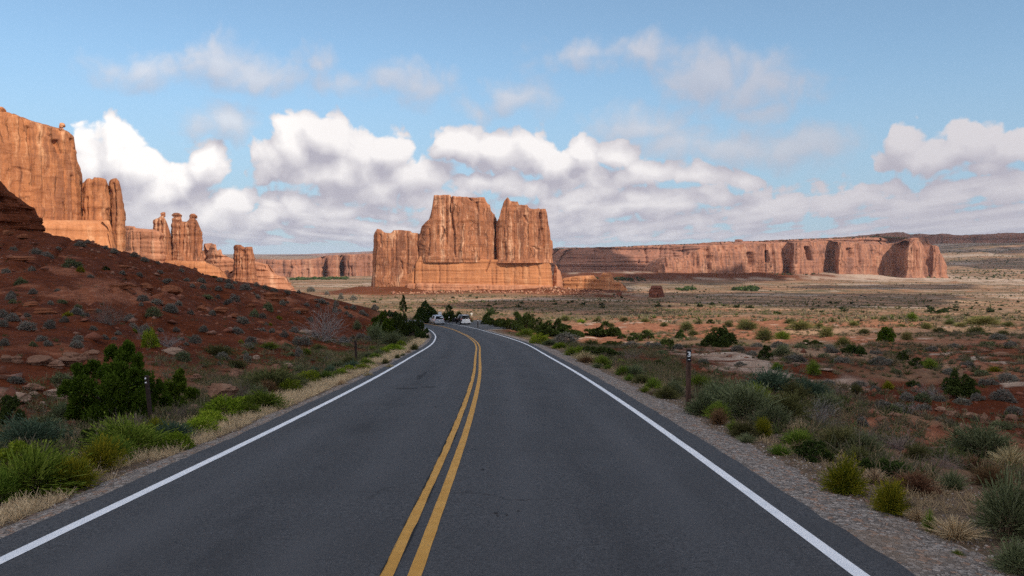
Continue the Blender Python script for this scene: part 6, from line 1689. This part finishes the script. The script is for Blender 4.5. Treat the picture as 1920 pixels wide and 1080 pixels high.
grp.links.new(d, go.inputs[0]); grp.links.new(thin, go.inputs[1])

nt = W.node_tree; bg = nt.nodes['Background']; n = N(nt)
sky = n.node('ShaderNodeTexSky'); sky.sky_type = 'NISHITA'; sky.sun_disc = False
sky.sun_elevation = SUN_EL; sky.sun_rotation = SUN_AZ
sky.air_density = 1.0; sky.dust_density = .35; sky.ozone_density = 1.3; sky.altitude = 1400
vec = n.vmath('NORMALIZE', n.node('ShaderNodeTexCoord').outputs['Generated'])
x, y, z = n.sep(vec)
u = n.math('ARCTAN2', x, y); v = n.math('ARCSINE', z)
uv = n.comb(u, v, 0.0)


def field(vec):
    g = n.node('ShaderNodeGroup'); g.node_tree = grp; n.plug(g.inputs[0], vec); return g.outputs


d0, thin, s0 = field(uv)
f2 = field(n.vmath('ADD', uv, (.007, .024, 0)))
d2, s2 = f2[0], f2[2]
alpha = n.mix(thin, n.comb(n.ss(d0, -.17, .15), 0.0, 0.0), n.comb(n.math('MULTIPLY', n.ss(d0, -.30, .42), .68), 0.0, 0.0))
alpha = n.sep(alpha)[0]
lit = n.math('ADD', n.math('MULTIPLY', n.math('SUBTRACT', d0, d2), .26), n.math('MULTIPLY', n.math('SUBTRACT', s0, s2), .62))
lit = n.math('ADD', lit, n.ss(d0, -.1, .9, .36, .52), clamp=True)
lit = n.math('MULTIPLY', lit, n.ss(v, .01, .14, .58, 1.0))
lit = n.math('MULTIPLY', lit, n.lin(thin, 0, 1, 1.0, .50))
lit = n.math('MULTIPLY', lit, n.math('MULTIPLY', n.ss(u, .08, .45, 1.0, .45), n.ss(u, -.36, -.22, 1.18, .82)), clamp=True)
cc = n.mix(lit, (.370, .365, .430), (.84, .83, .83))
fill_gain = n.ss(n.math('ABSOLUTE', u), .66, .9, 1.0, 1.9)  # clouds out of view made brighter to lift the light in the shade
cc = n.mix(1.0, cc, n.comb(n.math('MULTIPLY', fill_gain, 1.03), fill_gain, n.math('MULTIPLY', fill_gain, .97)), 'MULTIPLY')
k_ = 1 / SKY_STR
cc = n.mix(1.0, cc, (k_, k_, k_), 'MULTIPLY')
sk = n.mix(1.0, sky.outputs[0], (.73, .86, .85), 'MULTIPLY')
hz = n.math('ADD', n.math('MULTIPLY', n.ss(v, .26, .02), .58), .25)
sk = n.mix(hz, sk, (.265 * k_, .362 * k_, .485 * k_))
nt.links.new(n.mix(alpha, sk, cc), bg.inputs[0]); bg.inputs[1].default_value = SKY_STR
W.cycles.sampling_method = 'MANUAL'; W.cycles.sample_map_resolution = 512

sd = bpy.data.lights.new('sun', 'SUN'); sd.energy = 4.1; sd.angle = R(.55); sd.color = (1, .915, .79)
so = link('sun', sd, None, (900, -1100, 1000)); so.rotation_euler = S.to_track_quat('Z', 'Y').to_euler()
SC.view_settings.view_transform = 'Standard'; SC.view_settings.look = 'None'
SC.view_settings.exposure = 0.35; SC.view_settings.gamma = 1.0
SC.cycles.use_denoising = False
SC.cycles.sample_clamp_indirect = 2.0
SC.cycles.max_bounces = 5; SC.cycles.diffuse_bounces = 3; SC.cycles.transparent_max_bounces = 6

# ------------------------------------------------------------------ the clouds overhead and behind that shade parts of the land
M_cloud, ntc, b = new_mat('cloud_white'); b.inputs['Base Color'].default_value = (.85, .85, .86, 1); b.inputs['Roughness'].default_value = 1
b.inputs['Specular IOR Level'].default_value = 0
CLOUD_H = 1150.0
SH = Vector((S.x, S.y)) * (CLOUD_H / S.z)


def cloud(foot, seed, edge=18.0, rough=.8, thick=.5, cell=None, H=CLOUD_H):
    """foot: outline of the wanted shade on the ground (x, y metres). The cloud hangs up-sun of it."""
    p = np.array(foot, float); lo = p.min(0) - edge * 3; hi = p.max(0) + edge * 3
    cell = cell or max(4.0, (hi - lo).max() / 170)
    nx, ny = int((hi[0] - lo[0]) / cell) + 1, int((hi[1] - lo[1]) / cell) + 1
    X, Y = np.meshgrid(lo[0] + np.arange(nx) * cell, lo[1] + np.arange(ny) * cell, indexing='ij')
    dist = np.full(X.shape, 1e9); ins = np.zeros(X.shape, bool)
    for a, c in zip(p, np.roll(p, -1, 0)):
        dist = np.minimum(dist, seg_d(X, Y, a[0], a[1], c[0], c[1]))
        with np.errstate(divide='ignore', invalid='ignore'):
            ins ^= ((a[1] > Y) != (c[1] > Y)) & (X < (c[0] - a[0]) * (Y - a[1]) / (c[1] - a[1]) + a[0])
    sd_ = np.where(ins, dist, -dist)
    m = sd_ / edge + rough * 2.0 * fbm(X / (edge * 2.6) + seed, Y / (edge * 2.6), 5, seed)
    on = m > 0
    h = np.sqrt(np.clip(m, 0, 60)) * edge * thick * (1 + .6 * fbm(X / (edge * 1.2), Y / (edge * 1.2), 4, seed + 5))
    Zt = H + np.clip(h, 0, 260); Zb = H - np.clip(h, 0, 260) * .22; SH = Vector((S.x, S.y)) * (H / S.z)
    idx = -np.ones(X.shape, int)
    cellon = on[:-1, :-1] & on[1:, :-1] & on[1:, 1:] & on[:-1, 1:]
    I, J = np.where(cellon)
    q = np.stack([I * ny + J, (I + 1) * ny + J, (I + 1) * ny + J + 1, I * ny + J + 1], -1)
    used = np.unique(q); remap = -np.ones(nx * ny, int); remap[used] = np.arange(len(used))
    xy = np.stack([X.ravel()[used] + SH.x, Y.ravel()[used] + SH.y], -1)
    top_ = np.c_[xy, Zt.ravel()[used]]; bot = np.c_[xy, Zb.ravel()[used]]
    q = remap[q]
    me = mesh_np('cloud', np.r_[top_, bot], [q, q[:, ::-1] + len(used)], M_cloud, True)
    o = link('cloud', me); tag(o, 'unseen cloud overhead shading the land', kind='stuff')


def gp(*pp):
    """photo pixels on the ground -> plan outline"""
    a = np.array(pp, float); return at(a[:, 0], a[:, 1])[:, :2]


_a = gp((1010, 608), (1150, 632), (1300, 652), (1480, 656), (1560, 676), (1700, 668), (1780, 652), (1920, 626))
cloud(np.r_[[(-150, -160), (-150, 60), (-95, 128), (-45, 140), (-32, 190), (-5, 172)], _a, [(100, 70), (110, -160)]], 3, 10, .45, H=600)
_b = gp((880, 582), (960, 566), (1100, 558), (1205, 532), (1262, 532), (1270, 552), (1600, 552), (1935, 556), (1940, 580), (1700, 585), (1420, 572), (1330, 592), (1150, 590), (1000, 592))
cloud(_b, 11, 18, .8, H=700)
cloud(gp((1560, 541), (1750, 536), (1940, 535), (1940, 546), (1700, 546)), 17, 26, .9, H=800)
cloud(gp((1180, 524), (1420, 514), (1540, 526), (1430, 536), (1280, 534)), 19, 26, .9, H=800)
cloud([(x_, y_) for x_, y_ in ((1500, 4700), (2400, 4450), (3900, 4300), (4300, 5200), (3300, 6400), (2100, 5900))], 23, 150, .8, cell=26)
cloud([(1250, 2850), (2600, 2750), (2700, 3250), (1500, 3350)], 37, 70, 1.4, cell=12)  # unseen cloud added to darken the far slope on the right
cloud([(1900, 3900), (3000, 3800), (3000, 4250), (2000, 4350)], 39, 80, 1.4, cell=14)  # second unseen cloud added to tone down the same slope
cloud([(x_, y_) for x_, y_ in ((560, 2260), (760, 2190), (1100, 2160), (1060, 2330), (700, 2420))], 29, 45, 1.0, cell=6)
cloud([(x_, y_) for x_, y_ in ((60, 2450), (420, 2400), (500, 2560), (300, 2700), (40, 2700))], 31, 60, 1.0, cell=6)
